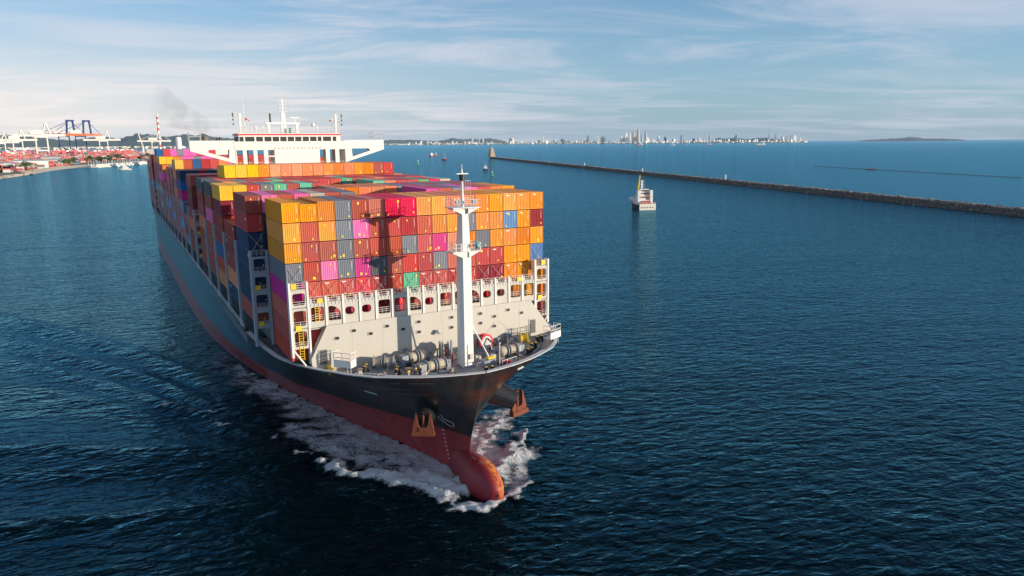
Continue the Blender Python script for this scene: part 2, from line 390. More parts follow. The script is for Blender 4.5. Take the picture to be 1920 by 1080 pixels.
for (u0, v0), (u1, v1) in (((598.2, 656.9), (614.4, 682.3)), ((992.6, 599.8), (1003.4, 623.2))):
    x0, z1 = wx(u0, v0); x1, z0 = wx(u1, v1); z0 = max(z0, ZD+.1)
    d = MB(); d.box(x0, YW-.16, z0, x1, YW-.125, z1); d.build('door', mat('grey door', (.10,.10,.10), .5), bw_)
    d = MB(); d.ring([(x0-.12,z0-.1),(x1+.12,z0-.1),(x1+.12,z1+.12),(x0-.12,z1+.12)], [(x0,z0),(x1,z0),(x1,z1),(x0,z1)], YW-.2, YW-.122); d.build('door_frame', M['cream'], bw_)
# steps beside the left edge
d = MB()
for i in range(4): d.box(-17.0+.3*i, YW-1.4, ZD+.01, -16.7+.3*i, YW-.2, ZD+.35+.3*(3-i))
d.build('yellow_steps', M['yellow'], ship)

# ------------------------------------------------------------------ lashing bridges
P = 2.53
def frame(outer, holes_pts, n=24):
    """outer rectangle sampled at the same angles as the hole outline"""
    x0, x1, z0, z1 = outer
    cx = sum(p[0] for p in holes_pts)/len(holes_pts); cz = sum(p[1] for p in holes_pts)/len(holes_pts)
    out = []
    corners = [(x0,z0),(x1,z0),(x1,z1),(x0,z1)]
    for p in holes_pts:
        dx, dz = p[0]-cx, p[1]-cz; t = 1e9
        if dx > 1e-6: t = min(t, (x1-cx)/dx)
        if dx < -1e-6: t = min(t, (x0-cx)/dx)
        if dz > 1e-6: t = min(t, (z1-cz)/dz)
        if dz < -1e-6: t = min(t, (z0-cz)/dz)
        out.append((cx+dx*t, cz+dz*t))
    # snap the nearest sample to every corner so the plate keeps square corners
    for c in corners:
        i = min(range(len(out)), key=lambda i: (out[i][0]-c[0])**2+(out[i][1]-c[1])**2); out[i] = c
    return out
def rrect(x0, x1, z0, z1, r=.35, k=4):
    pts = []
    for (cx, cz, a0) in ((x1-r, z1-r, 0), (x0+r, z1-r, 90), (x0+r, z0+r, 180), (x1-r, z0+r, 270)):
        for i in range(k+1):
            a = R(a0+90*i/k); pts.append((cx+r*math.cos(a), cz+r*math.sin(a)))
    return pts
def arch(x0, x1, z0, z1, k=4):
    r = (x1-x0)*.85; pts = []
    pts += [(x1, z0)]
    for i in range(9):
        a = R(90*i/8); pts.append((x1-r+r*math.cos(a), z1-r+r*math.sin(a)))
    pts += [(x0+.15, z1), (x0, z1-.15), (x0, (z0+z1)/2), (x0, z0+.15), (x0+.15, z0), ((x0+x1)/2, z0), (x0+(x1-x0)*.75, z0)]
    return pts[::1]
YB0, YB1 = -1.55, -1.15
ZB0, ZB1, ZB2 = 23.3, 26.9, 27.8
kinds = ['T','L','A','O','O','S','S','A','O','S','S','A','O','O','S','L','T']
lb = MB().box(-21.6, -1.3, 23.0, 21.6, -1.0, 23.15).build('lashing_bridge', M['cream'], ship, label='front lashing bridge above the beige wall')
XL = -8.5*P
for i, kd in enumerate(kinds):
    x0 = XL+i*P; x1 = x0+P; a, b_ = x0+.18, x1-.18
    pl = MB()
    if kd == 'T':
        for z0, z1 in ((26.5, 28.95), (23.45, 26.4), (20.4, 23.35)):
            h = rrect(a+.2, b_-.2, z0+.35, z1-.35)
            pl.ring(frame((x0+.06, x1-.06, z0, z1), h), h, YB0, YB1)
        pl.box(x0+.06, YB0, 28.96, x1-.06, YB1, 29.15)
        pl.build('bridge_panel', M['cream'], lb)
        w_ = MB()
        for xx in (x0, x1):
            w_.box(xx-.14, YB0-.12, 17.9 if (i == 0) == (xx == x1) else 19.2, xx+.14, YB1+.6, 30.2)
        for zz in (29.1, 26.4, 23.4, 20.4): w_.box(x0+.14, YB1, zz-.06, x1-.14, YB1+1.0, zz)
        sx_ = -1 if i == 0 else 1; xo = x0 if i == 0 else x1
        w_.cyl((xo-.05*sx_, YB0, 20.4), (xo-sx_*1.7, YB0, 17.8), .14, n=6)
        w_.build('bridge_tower', M['white'], lb)
        g = MB()
        for zz in (29.15, 26.45, 23.45, 20.45): g.rail([(x0+.2, YB0-.02, zz), (x1-.2, YB0-.02, zz)], .95, 1.1, 3, .05)
        g.build('handrail', M['white'], lb)
        g = MB()
        xl = x0+1.0 if i == 0 else x1-1.2
        for zz in np.arange(18.9, 23.2, .38): g.box(xl, YB0-.08, zz, xl+.55, YB0-.02, zz+.07)
        g.box(xl-.06, YB0-.08, 18.7, xl, YB0-.02, 23.2); g.box(xl+.55, YB0-.08, 18.7, xl+.61, YB0-.02, 23.2)
        g.build('ladder', M['yellow'] if i == 0 else M['dark'], lb)
        for (xx, zz) in (((x0+.25, 29.3), (x0+.55, 23.2)) if i == 0 else ((x1-1.4, 29.3), (x0+.5, 23.4))):
            MB().box(xx, YB0-.22, zz, xx+.75, YB0-.06, zz+.75).build('yellow_box', M['yellow'], lb)
        continue
    if kd == 'S' or kd == 'L': h = rrect(a+.18, b_-.12, 24.2, 26.35, .3)
    elif kd == 'A': h = arch(a+.18, b_-.15, 24.1, 26.3)
    else: h = oval(x0+1.02, 25.3, .72, .60, 20)
    pl.ring(frame((x0+.06, x1-.06, ZB0, ZB1), h), h, YB0, YB1)
    if kd == 'O': pl.box(b_-.62, YB0+.41, 24.0, b_-.1, YB1+.5, 26.2)
    pl.build('bridge_panel', M['cream'], lb)
    g = MB(); g.rail([(x0+.15, YB0-.02, 26.92), (x1-.15, YB0-.02, 26.92)], .95, .8, 3, .05)
    if kd != 'O': g.rail([(a+.2, YB0+.2, 24.25), (b_-.15, YB0+.2, 24.25)], .9, .7, 3, .05)
    for q in range(4): g.box(x0+.4+q*.55, YB0-.1, 26.55, x0+.48+q*.55, YB0-.01, 26.85)
    g.build('handrail', M['white'], lb)
    if kd == 'L':
        g = MB()
        xl = (x0+x1)/2
        for zz in np.arange(24.2, 26.4, .38): g.box(xl-.25, YB0+.02, zz, xl+.25, YB0+.08, zz+.07)
        g.box(xl-.31, YB0+.02, 24.2, xl-.25, YB0+.08, 26.4); g.box(xl+.25, YB0+.02, 24.2, xl+.31, YB0+.08, 26.4)
        g.build('ladder', M['yellow'], lb)
    for q in (.35, 1.9):
        MB().prism([(x0+q-.1, 26.9), (x0+q+.3, 26.9), (x0+q+.22, 27.6), (x0+q, 27.6)], 1, YB1-.3, YB1).build('bracket', M['cream'], lb)
for i in range(2, 16):
    x0 = XL+i*P
    MB().box(x0-.13, YB0-.14, ZB0-.3, x0+.13, YB0+.3, 27.9).build('bridge_post', M['white'], lb)
MB().box(XL+P, YB0+.05, 26.94, XL+16*P, YB1+.7, 26.99).build('walkway', M['steel'], lb)
for xx in (XL+1.5*P, XL+14.6*P): MB().box(xx, YB0-.25, 26.95, xx+.8, YB0-.1, 27.55).build('yellow_box', M['yellow'], lb)

def side_bridge(yc, zt=33.1, left_only=False):
    o = MB().box(-21.2, yc-.2, 22.0, 21.2, yc+.2, 22.3).build('lashing_bridge', M['grey'], ship)
    sb = mat('grey blue frame', (.34,.40,.45), .5, var=.12, vscale=.5, dirt=.25) if 'sb' not in M else M['sb']; M['sb'] = sb
    for sg in (-1, 1):
        xo = sg*24.25; xi = sg*21.7
        c = MB(); c.box(min(xo-sg*.35, xo), yc-.45, 17.7, max(xo-sg*.35, xo), yc+.45, zt); c.box(min(xi, xi-sg*.3), yc-.35, 17.7, max(xi, xi-sg*.3), yc+.35, zt)
        c.build('bridge_column', sb, o)
        c = MB(); lo, hi = sorted((xo-sg*.36, xi+sg*.01))
        for z0 in (20.6, 23.5, 26.4, 29.3):
            h = rrect(lo+.2, hi-.2, z0+.6, z0+2.55, .25); c.ring(frame((lo, hi, z0, z0+2.88), h), h, yc-.3, yc-.05)
            c.box(lo, yc-.04, z0+.2, hi, yc+.6, z0+.28)
        c.build('bridge_panel', sb, o)
        c = MB()
        for z0 in (20.9, 23.8, 26.7, 29.6, 32.3): c.rail([(lo, yc-.36, z0), (hi, yc-.36, z0)], .9, .8, 3, .05)
        c.build('handrail', M['steel'], o)
        MB().box(lo+.3, yc-.5, 21.0, lo+1.1, yc-.4, 21.7).build('yellow_box', M['yellow'], o)
        MB().box(lo+.2, yc-.5, 26.9, lo+1.0, yc-.4, 27.6).build('yellow_box', M['yellow'], o)
    return o

# ------------------------------------------------------------------ containers
CC = {'Y':('yellow-orange',(.80,.265,.008)), 'O':('bright yellow',(.84,.47,.02)), 'R':('brick red',(.50,.075,.055)), 'C':('crimson',(.66,.006,.05)),
      'P':('pink',(.78,.12,.36)), 'M':('magenta',(.62,.05,.26)), 'S':('salmon orange',(.74,.24,.11)), 'G':('slate grey',(.20,.21,.25)), 'D':('dark grey',(.095,.10,.115)),
      'B':('light blue',(.10,.24,.52)), 'N':('navy blue',(.016,.05,.11)), 'K':('blue',(.02,.11,.30)), 'T':('mint green',(.14,.50,.32)), 'E':('green',(.12,.38,.13)),
      'W':('pale beige',(.52,.47,.36)), 'X':('dark crimson',(.33,.02,.045)), 'V':('dark red',(.24,.022,.025)), 'U':('brownish red',(.33,.06,.045)), 'A':('orange',(.72,.21,.03))}
def cont_mat(code):
    nm, col = CC[code]
    m = bpy.data.materials.new(nm+' container paint'); m.use_nodes = True; nt = m.node_tree; b = nt.nodes['Principled BSDF']
    tc = nd(nt, 'ShaderNodeTexCoord'); oi = nd(nt, 'ShaderNodeObjectInfo')
    cc = nd(nt, 'ShaderNodeCombineXYZ'); nt.links.new(mth(nt, 'MULTIPLY', oi.outputs['Random'], 90.0), cc.inputs[0]); 
    va = nd(nt, 'ShaderNodeVectorMath', operation='ADD'); nt.links.new(tc.outputs['Object'], va.inputs[0]); nt.links.new(cc.outputs[0], va.inputs[1])
    f = noise(nt, va.outputs[0], .7, 6, .65)
    mp = nd(nt, 'ShaderNodeMapping'); nt.links.new(va.outputs[0], mp.inputs[0]); mp.inputs['Scale'].default_value = (3, .6, .35)
    g = noise(nt, mp.outputs[0], 1.6, 7, .7)
    hsv = nd(nt, 'ShaderNodeHueSaturation'); hsv.inputs['Color'].default_value = (*col, 1)
    r1 = oi.outputs['Random']
    nt.links.new(mth(nt, 'ADD', mth(nt, 'MULTIPLY', r1, .022), .489), hsv.inputs['Hue'])
    nt.links.new(mth(nt, 'ADD', mth(nt, 'MULTIPLY', mth(nt, 'FRACT', mth(nt, 'MULTIPLY', r1, 13.7)), .34), .83), hsv.inputs['Value'])
    nt.links.new(mth(nt, 'SUBTRACT', 1.05, mth(nt, 'MULTIPLY', mth(nt, 'FRACT', mth(nt, 'MULTIPLY', r1, 7.3)), .16)), hsv.inputs['Saturation'])
    c = mixc(nt, mth(nt, 'MULTIPLY', rng(nt, f, .40, .70), .28), hsv.outputs[0], tuple(min(1, x*.62+.045) for x in col))
    c = mixc(nt, mth(nt, 'MULTIPLY', rng(nt, g, .60, .74), .50), c, tuple(x*.45+.02 for x in col))
    nt.links.new(c, b.inputs['Base Color']); b.inputs['Roughness'].default_value = .5; b.inputs['Specular IOR Level'].default_value = .2
    return m
for k in CC: M['c'+k] = cont_mat(k)
M['castdark'] = mat('dark joint', (.035,.025,.02), .7)
CW, CL = 2.438, 12.19
def cont_mesh(code, H=2.86):
    c = MB(); W = CW; p = .09
    for x in (0, W-p):
        for y in (0, CL-p): c.box(x, y, .02, x+p, y+p, H)
    for y in (0, CL-p):
        c.box(p, y, .10, W-p, y+p, .24); c.box(p, y+.0, H-.13, W-p, y+p, H)
    for x in (0, W-p):
        c.box(x, p, .03, x+p, CL-p, .17); c.box(x, p, H-.08, x+p, CL-p, H)
    # roof sheet with shallow ribs
    n = 20; k = len(c.v)
    for i in range(n*2+1):
        y = p+(CL-2*p)*i/(n*2); z = H-.02-(.025 if i % 2 else 0); c.v += [(p, y, z), (W-p, y, z)]
    for i in range(n*2): c.f.append((k+2*i, k+2*i+1, k+2*i+3, k+2*i+2)); c.m.append(0)
    c.f.append((len(c.v), len(c.v)+1, len(c.v)+2, len(c.v)+3)); c.m.append(0); c.v += [(p, p, .12), (p, CL-p, .12), (W-p, CL-p, .12), (W-p, p, .12)]
    # corrugated ends
    def corr(n, a0, a1, P_, dep, z0, z1, flip):
        k = len(c.v); xs = []
        pit = (a1-a0)/n
        for i in range(n):
            t = a0+i*pit
            xs += [(t, 0), (t+pit*.30, 0), (t+pit*.5, dep), (t+pit*.80, dep)]
        xs.append((a1, 0))
        for t, d in xs: c.v += [P_(t, d, z0), P_(t, d, z1)]
        for i in range(len(xs)-1):
            q = (k+2*i, k+2*i+2, k+2*i+3, k+2*i+1); c.f.append(q[::-1] if flip else q); c.m.append(0)
    corr(8, p, W-p, lambda t, d, z: (t, .025+d, z), .055, .24, H-.13, False)
    corr(8, p, W-p, lambda t, d, z: (t, CL-.025-d, z), .05, .24, H-.13, True)
    corr(40, p, CL-p, lambda t, d, z: (.012+d, t, z), .036, .17, H-.08, True)
    corr(40, p, CL-p, lambda t, d, z: (W-.012-d, t, z), .036, .17, H-.08, False)
    c.cur = 1
    for x in (-.005, W-.17):
        for y in (-.006, CL-.165):
            c.box(x, y, 0, x+.175, y+.171, .115)
    return c.mesh('shipping_container', [M['c'+code], M['castdark']])
CM = {}
def cmesh(code, H=2.86):
    if (code, H) not in CM: CM[(code, H)] = cont_mesh(code, H)
    return CM[(code, H)]
# small marks on the ends
M['mkwhite'] = mat('white print', (.75,.72,.68), .6); M['mkyellow'] = mat('yellow sticker', (.85,.62,.02), .5)
c = MB()
for i in range(11): c.box(0, -.004, -i*.115, .07, 0, -i*.115+.075)
MK_NUM = c.mesh('number_strip', M['mkwhite'])
MK_LAB = MB().box(0, -.004, 0, .62, 0, .16).mesh('name_label', M['mkwhite'])
MK_ST = MB().box(0, -.004, 0, .20, 0, .24).mesh('sticker', M['mkyellow'])
MK_ST2 = MB().box(0, -.004, 0, .30, 0, .36).mesh('sticker', M['mkyellow'])

BY = [0, 14.6, 29.2, 43.8, 58.4, 73.6, 98.3, 113.4, 128.6, 142.4, 157.0, 171.6, 186.2, 200.8, 215.4, 230.0, 244.6, 276.0, 290.6, 305.2]
BTOP = [41.4, 41.65, 41.5, 41.8, 41.85, 41.9, 41.9, 41.9, 42.1, 42.1] + [42.0]*10
NT = {}
for b in range(20): NT[b] = [7]*19
NT[1] = [7]*7+[5]*5+[7]*7
NT[2] = [5]*7+[7]*12
NT[3] = [7]*8+[6]*4+[7]*7
NT[5] = [7]*2+[8]*16+[7]
NT[7] = [4]*19; NT[8] = [7]*19; NT[9] = [8]*19
NT[12] = [5]*3+[7]*16; NT[13] = [7]*19; NT[14] = [8]*19; NT[15] = [9]*9+[8]*10; NT[16] = [8]*19; NT[17] = [8]*12+[7]*7
NT[19] = [7]*19
RP = 'RRRRRUVUGGYSPNTDRURRVX'
rr = random.Random(11)
def pick(): return rr.choice(RP)
FR = ['YYYGRRCCYYSSYYYYY', 'YRYGPRRRRYYGYYBYX', 'YRRGRRRGRMSYGYYYY', 'GRPGMDRRRGRRRRYYB', 'MRRRCRRTRRRRXXYYY', 'RRRCCVCRCRRVCVYYY', 'RRRRRRRRRRRRRRRRR', 'RRRRRRRRRRRRRRRRR']
LEFTC = {1:'URNNNNU', 2:'UUUSNRR', 3:'OUUUKRA', 4:'DUPRURU', 5:'DUUAUUU', 6:'UUUUAUU', 7:'NRUG', 8:'NKMGUBR', 9:'OAUARUU', 10:'UUVUUBU', 11:'URUUBUU', 12:'UUBUR', 13:'YPVUURU', 14:'OUPRWUTU', 15:'KAURUBUUU', 16:'AUUDTUUU', 17:'UVURBUUA', 18:'AUURUUU', 19:'UUAUUUD'}
TOPC = {1:'RPRPWRGRRRRRMRGPRAY', 2:'URRRRRRSYSSSGRGRGRR', 3:'OORGTRTRRRRRTSRREMW'.replace('M','C'), 4:'RSGRRTRRRCRTRRSRXRR', 5:'RROOOYSSSSSYASYYRR'+'A',
        6:'RRRRRRRRRRRRRRRRRRR', 8:'NRVNGRRSRRRRRRRRRRR', 9:'ORKRRSPRRRRRRRRRRRR', 14:'OOYPPGPPRRRRRRRRRRR', 15:'KRPGPPRPRRRRRRRRRRR'}
def ordn(i):
    t = ORD+['twenty-first','twenty-second','twenty-third','twenty-fourth','twenty-fifth','twenty-sixth','twenty-seventh']
    return t[i]
ORD = ['first','second','third','fourth','fifth','sixth','seventh','eighth','ninth','tenth','eleventh','twelfth','thirteenth','fourteenth','fifteenth','sixteenth','seventeenth','eighteenth','nineteenth','twentieth']
cands = []
def add_c(b, i, k, x, y, z, code, H, score, front): cands.append(dict(b=b, i=i, k=k, x=x, y=y, z=z, code=code, H=H, score=score, front=front))
for b, by in enumerate(BY):
    th = 2.9
    if b == 0:
        for i in range(17):
            zt = 41.4
            for k in range(8):
                H = 2.86
                if i == 1 and k == 0: H = 2.58
                zb = 41.4-(k+1)*th; 
                vis = k < 6 or i in (0, 16)
                add_c(0, i, k, XL+i*P+.045, 0, zb, FR[k][i], H, (1e6-k*10) if vis else 0, True)
        continue
    base = BTOP[b]-7*th
    for i in range(19):
        n = NT[b][i]
        for k in range(n):
            kk = 0 if k == 0 else k
            if i == 0: code = (LEFTC[b]+'RRRR')[k]
            elif k == 0: code = TOPC[b][i] if b in TOPC else pick()
            else: code = pick()
            if b == 8 and i < 2 and k < 3: code = 'NKM'[k] 
            if b == 1 and i == 1: code = 'PNNNRRR'[k]
            if b == 3 and i == 0 and k == 1: code = 'V'
            if b == 6 and k < 3: code = 'V' if k else 'R'
            z = base+(n-1-k)*th
            dist = (Vector((-24+i*P, by, z))-CAM).length
            pxm = (FPX/dist)
            front_n = NT[b-1][i] if b > 1 else 8
            front = (n-k) > front_n and i < 19
            sc = 0
            if k == 0: sc += 2.44*12*.10*pxm**2*.5
            if i == 0: sc += 2.9*12*pxm**2*.12
            if front or (b == 1 and i in (0, 1, 18) and k < 8): sc += 2.44*2.9*pxm**2
            add_c(b, i, k, -9.5*P+i*P+.045, by, z, code, 2.86, sc, front or (b == 1 and i == 0))
cands.sort(key=lambda c: -c['score'])
indiv = cands[:300]; rest = cands[300:]
for c in indiv:
    nm = CC[c['code']][0]; b, i, k = c['b'], c['i'], c['k']
    if b == 0:
        lab = f"{nm} container, front stack, {ORD[k]} row from top, " + (f"{ORD[i]} from left" if i < 9 else f"{ORD[16-i]} from right")
    else:
        aft = f"{ORD[b-1]} stack behind the front one" if b < 6 else f"{ORD[b-6]} stack aft of bridge"
        if k == 0: lab = f"{nm} top container, {ORD[i]} from left, {aft}"
        else: lab = f"{nm} container, {ORD[k]} from top, {ORD[i]} from left, {aft}"
    o = link('shipping_container', cmesh(c['code'], c['H']), None, (c['x'], c['y'], c['z']), label=lab, category='container', group='shipping containers stacked on the ship')
    c['o'] = o
    if b == 0 and k < 6 or (c['front'] and c['score'] > 30 and b < 6):
        H = c['H']; q = rr.random()
        if c['code'] not in ('O',) or b == 0:
            if q < .85: link('number_strip', MK_NUM, o, (1.98, -.008, H-.35), kind='stuff')
            if b == 0 and ((k == 4 and i in (2,3,5,6,8,9,10)) or (k in (0,) and i >= 14) or (k == 1 and i in (14,15)) or (k == 2 and i == 14) or (k == 3 and i == 13) or (k == 4 and i > 13)): link('name_label', MK_LAB, o, (.42, -.008, H-.42))
        if q < .9: link('sticker', MK_ST if q < .6 else MK_ST2, o, (rr.choice([.75, 1.25, 1.9]), -.008, rr.choice([.35, .42, .5, H-.65])))
        if q > .55: link('sticker', MK_ST, o, (rr.choice([.3, 1.5]), -.008, .35))
    if i == 0 and b > 0 and k < 7 and rr.random() < .35:
        link('name_label', MB().box(-.004, 0, 0, 0, rr.choice([.5, .9]), .35).mesh('name_label', M['mkwhite']), o, (-.002, rr.choice([.8, 9.5]), 1.9))
# everything further away or walled in: one mass
sm = {}
allc = MB(); codes = list(CC)
for c in rest:
    allc.cur = codes.index(c['code']); allc.box(c['x'], c['y'], c['z']+.03, c['x']+CW, c['y']+CL, c['z']+c['H'])
allc.build('stacked_containers', [M['c'+k] for k in codes], kind='stuff', label='mass of farther stacked containers filling the ship behind the front stacks', category='container stacks')
# side bridges in the gaps
for b in range(1, 20):
    if b in (6, 17): yc = BY[b]-1.3
    else: yc = (BY[b-1]+CL+BY[b])/2
    side_bridge(yc)
# hatch covers and pedestals under the stacks
hc = MB()
for b, by in enumerate(BY):
    if b == 0: hc.box(-18.9, .1, 16.6, 18.9, CL, 18.16)
    else:
        z1 = BTOP[b]-7*2.9-.02
        hc.box(-21.4, by+.1, 17.52, 21.4, by+CL, z1)
        for xx in (-23.9, 23.5):
            for yy in (.1, 11.6): hc.box(xx, by+yy, 17.52, xx+.4, by+yy+.5, z1)
hc.build('hatch_cover', M['hatch'], ship)
g = MB(); g.rail([(-24.25, 24.5, ZT+.36), (-24.25, 120, ZT+.36)], 1.1, 2.2, 3, .07); g.build('side_rail', M['steel'], ship)
g = MB(); g.rail([(-24.25, 121, ZT+.36), (-24.25, 300, ZT+.36)], 1.1, 5, 2, .09); g.build('side_rail', M['steel'], ship)
# lashing rods on the front stack
rod = mat('lashing rod', (.38,.33,.30), .5)
for i in range(17):
    for (k, zb) in ((4, 27.0),):
        if i in (0, 16): zb = 29.3; zt = 32.2
        else: zt = 29.75
        x0 = XL+i*P
        MB().bar((x0+.25, -.75, zb), (x0+P-.2, -.03, zt), .05).build('lashing_rod', rod, ship)
        MB().bar((x0+P-.25, -.75, zb), (x0+.2, -.03, zt), .05).build('lashing_rod', rod, ship)
MB().bar((-23.8, 13.7, 32.8), (-21.7, 14.57, 35.7), .07).build('lashing_rod', rod, ship); MB().bar((-21.8, 13.7, 32.8), (-23.9, 14.57, 35.7), .07).build('lashing_rod', rod, ship)

# ------------------------------------------------------------------ foremast
MX, MY = 2.15, -9.4
fm = MB(); fm.cur = 0
def tbox(mb, x, y, z0, z1, w0, d0, w1, d1):
    k = len(mb.v)
    for z, w_, d_ in ((z0, w0, d0), (z1, w1, d1)):
        mb.v += [(x-w_/2, y-d_/2, z), (x+w_/2, y-d_/2, z), (x+w_/2, y+d_/2, z), (x-w_/2, y+d_/2, z)]
    for q in [(0,3,2,1),(4,5,6,7),(0,1,5,4),(1,2,6,5),(2,3,7,6),(3,0,4,7)]: mb.f.append(tuple(k+i for i in q)); mb.m.append(mb.cur)
SEC = [(-.47,-.78),(1.0,-.78),(1.0,.25),(.5,.78),(-.95,.78),(-.95,-.28)]
def hexcol(mb, z0, z1, k0, k1):
    b0 = len(mb.v); n = len(SEC)
    for z, k_ in ((z0, k0), (z1, k1)): mb.v += [(MX+x*k_, MY+y*k_, z) for x, y in SEC]
    for i in range(n): j = (i+1) % n; mb.f.append((b0+i, b0+j, b0+n+j, b0+n+i)); mb.m.append(0)
    mb.f.append(tuple(b0+i for i in reversed(range(n)))); mb.f.append(tuple(b0+n+i for i in range(n))); mb.m += [0, 0]
hexcol(fm, ZD-.1, 33.9, 1.0, .88); hexcol(fm, 33.9, 40.4, .85, .62)
fm_ = fm.build('foremast', M['white'], ship, label='tall white foremast with two platforms')
c = MB(); tbox(c, MX, MY, ZD-.05, ZD+.3, 2.1, 2.1, 2.05, 2.05); c.build('mast_foot', M['grey'], fm_)
def platform(z, rx, ry):
    c = MB(); c.box(MX-rx, MY-ry, z, MX+rx, MY+ry, z+.12)
    for sx_ in (-1, 1):
        c.prism([(MX+sx_*.5, z-.9), (MX+sx_*rx, z-.06), (MX+sx_*rx, z), (MX+sx_*.5, z)], 1, MY-.9, MY-.7)
        c.prism([(MX+sx_*.5, z-.9), (MX+sx_*rx, z-.06), (MX+sx_*rx, z), (MX+sx_*.5, z)], 1, MY+.3, MY+.5)
    c.build('platform', M['white'], fm_)
    c = MB(); c.rail([(MX-rx, MY-ry, z+.12), (MX+rx, MY-ry, z+.12), (MX+rx, MY+ry, z+.12), (MX-rx, MY+ry, z+.12), (MX-rx, MY-ry, z+.12)], 1.1, 1.0, 2, .05)
    c.build('platform_rail', M['white'], fm_)
platform(40.35, 2.15, 1.5); platform(34.0, 2.25, 1.4)
c = MB(); c.cyl((MX, MY, 40.4), (MX, MY, 44.2), .28, .18, 10); c.build('pole', M['white'], fm_)
c = MB(); c.cyl((MX, MY, 44.2), (MX, MY, 45.1), .42, n=12); c.build('masthead_light', M['dark'], fm_)
c = MB(); c.box(MX-.9, MY-.25, 45.12, MX+.9, MY+.25, 45.25); c.cyl((MX, MY, 45.2), (MX, MY, 45.9), .18, .08, 8); c.cyl((MX, MY, 45.9), (MX, MY, 46.5), .05, n=6); c.build('top_platform', M['white'], fm_)
c = MB(); c.rail([(MX+.3, MY-.4, 42.2), (MX+1.1, MY-.4, 42.2)], 2.0, .4, 2, .05); c.build('ladder_cage', M['white'], fm_)
for sx_ in (-1.5, -1.1, 1.1, 1.5):
    c = MB(); c.cyl((MX+sx_, MY-1.2, 40.6), (MX+sx_, MY-1.2, 41.0), .06, n=6); c.lathe([(.08, 0), (.24, .1), (.26, .35), (.1, .5)], (MX+sx_, MY-1.2, 41.0), 10); c.build('floodlight', M['steel'], fm_)
c = MB(); c.lathe([(.25, -.7), (.42, -.5), (.62, 0), (.5, .02)], (MX+1.7, MY-1.0, 34.9), 14, 1); c.cyl((MX+1.7, MY-1.1, 34.1), (MX+1.7, MY-1.1, 34.6), .12, n=6); c.build('horn', mat('horn teal', (.20,.36,.36), .4), fm_)
for dx in (-1.8, -.9, 2.1): MB().cyl((MX+dx, MY-1.3, 34.1), (MX+dx, MY-1.3, 35.3), .09, n=6).build('post_lamp', M['white'], fm_)
c = MB(); c.box(MX+.25, MY-1.02, 17.7, MX+.75, MY-.88, 18.5); c.build('junction_box', M['cream'], fm_)
c = MB(); c.cyl((MX+.9, MY+.2, 23.3), (MX+3.9, MY-1.4, ZD), .11, n=8); c.build('mast_stay', M['white'], fm_)
MB().cyl((11.5, -2.5, 20.8), (13.6, -9.4, 17.3), .035, n=4).build('wire_stay', M['steel'], ship)

# ------------------------------------------------------------------ forecastle gear
def winch(x, y, ang, drums=2, rope='rope', sc=1.0, motor=True):
    r_ = link('mooring_winch', MB().box(-2.6*sc, -.9*sc, 0, 2.6*sc, .9*sc, .16).mesh('winch_base', M['grey']), ship, (x, y, ZD+.01), ang)
    w0 = 3.0*sc/drums
    for d in range(drums):
        cx0 = -1.9*sc + d*(w0+.45*sc)
        for q in (0, w0):
            MB().cyl((cx0+q-.05, 0, 1.25*sc), (cx0+q+.05, 0, 1.25*sc), 1.12*sc, n=20).build('flange', M['midsteel'], r_)
        n = 7; prof = []
        for i in range(n):
            h0 = cx0+.06+(w0-.12)*i/n; h1 = cx0+.06+(w0-.12)*(i+1)/n; R_ = (.86 if d % 2 else .8)*sc
            prof += [(R_-.05, h0), (R_, (h0*2+h1)/3), (R_, (h0+h1*2)/3), (R_-.05, h1)]
        dm = MB(); dm.lathe(prof, (0, 0, 1.25*sc), 18, 0); nn = len(dm.f)
        for fi in range(nn-2):
            seg = (fi//18)//4; dm.m[fi] = (0, 1, 0, 2, 0, 2, 1)[(seg+d) % 7]
        dm.build('rope_drum', [M[rope], M['ropegrey'], M['ropepale']], r_)
    f = MB()
    for xx in (-2.25*sc, -1.9*sc+w0+.15*sc, -1.9*sc+drums*(w0+.45*sc)-.2*sc):
        f.prism([(-.8*sc, .16), (.8*sc, .16), (.2*sc, 1.7*sc), (-.2*sc, 1.7*sc)], 0, xx-.08, xx+.08)
    f.build('winch_frame', M['midsteel'], r_)
    MB().cyl((-2.5*sc, 0, 1.25*sc), (2.5*sc, 0, 1.25*sc), .14*sc, n=8).build('shaft', M['dark'], r_)
    if motor:
        MB().box(-3.3*sc, -.75*sc, .1, -2.4*sc, .75*sc, 1.9*sc).build('gearbox', M['grey'], r_)
        MB().box(-2.39*sc, -.8*sc, .15, -2.3*sc+.02, .8*sc, 1.95*sc).build('gear_cover', M['white'], r_)
    return r_
winch(-2.9, -9.9, R(10), 2, 'rope', .92)
winch(9.6, -8.5, R(186), 2, 'rope', .92)
winch(-3.6, -4.6, R(10), 2, 'rope', .95)
w1 = winch(-8.9, -4.6, R(-28), 2, 'rope', .85, False)
w1c = winch(13.9, -3.9, R(-30), 2, 'ropegrey', .72, False)
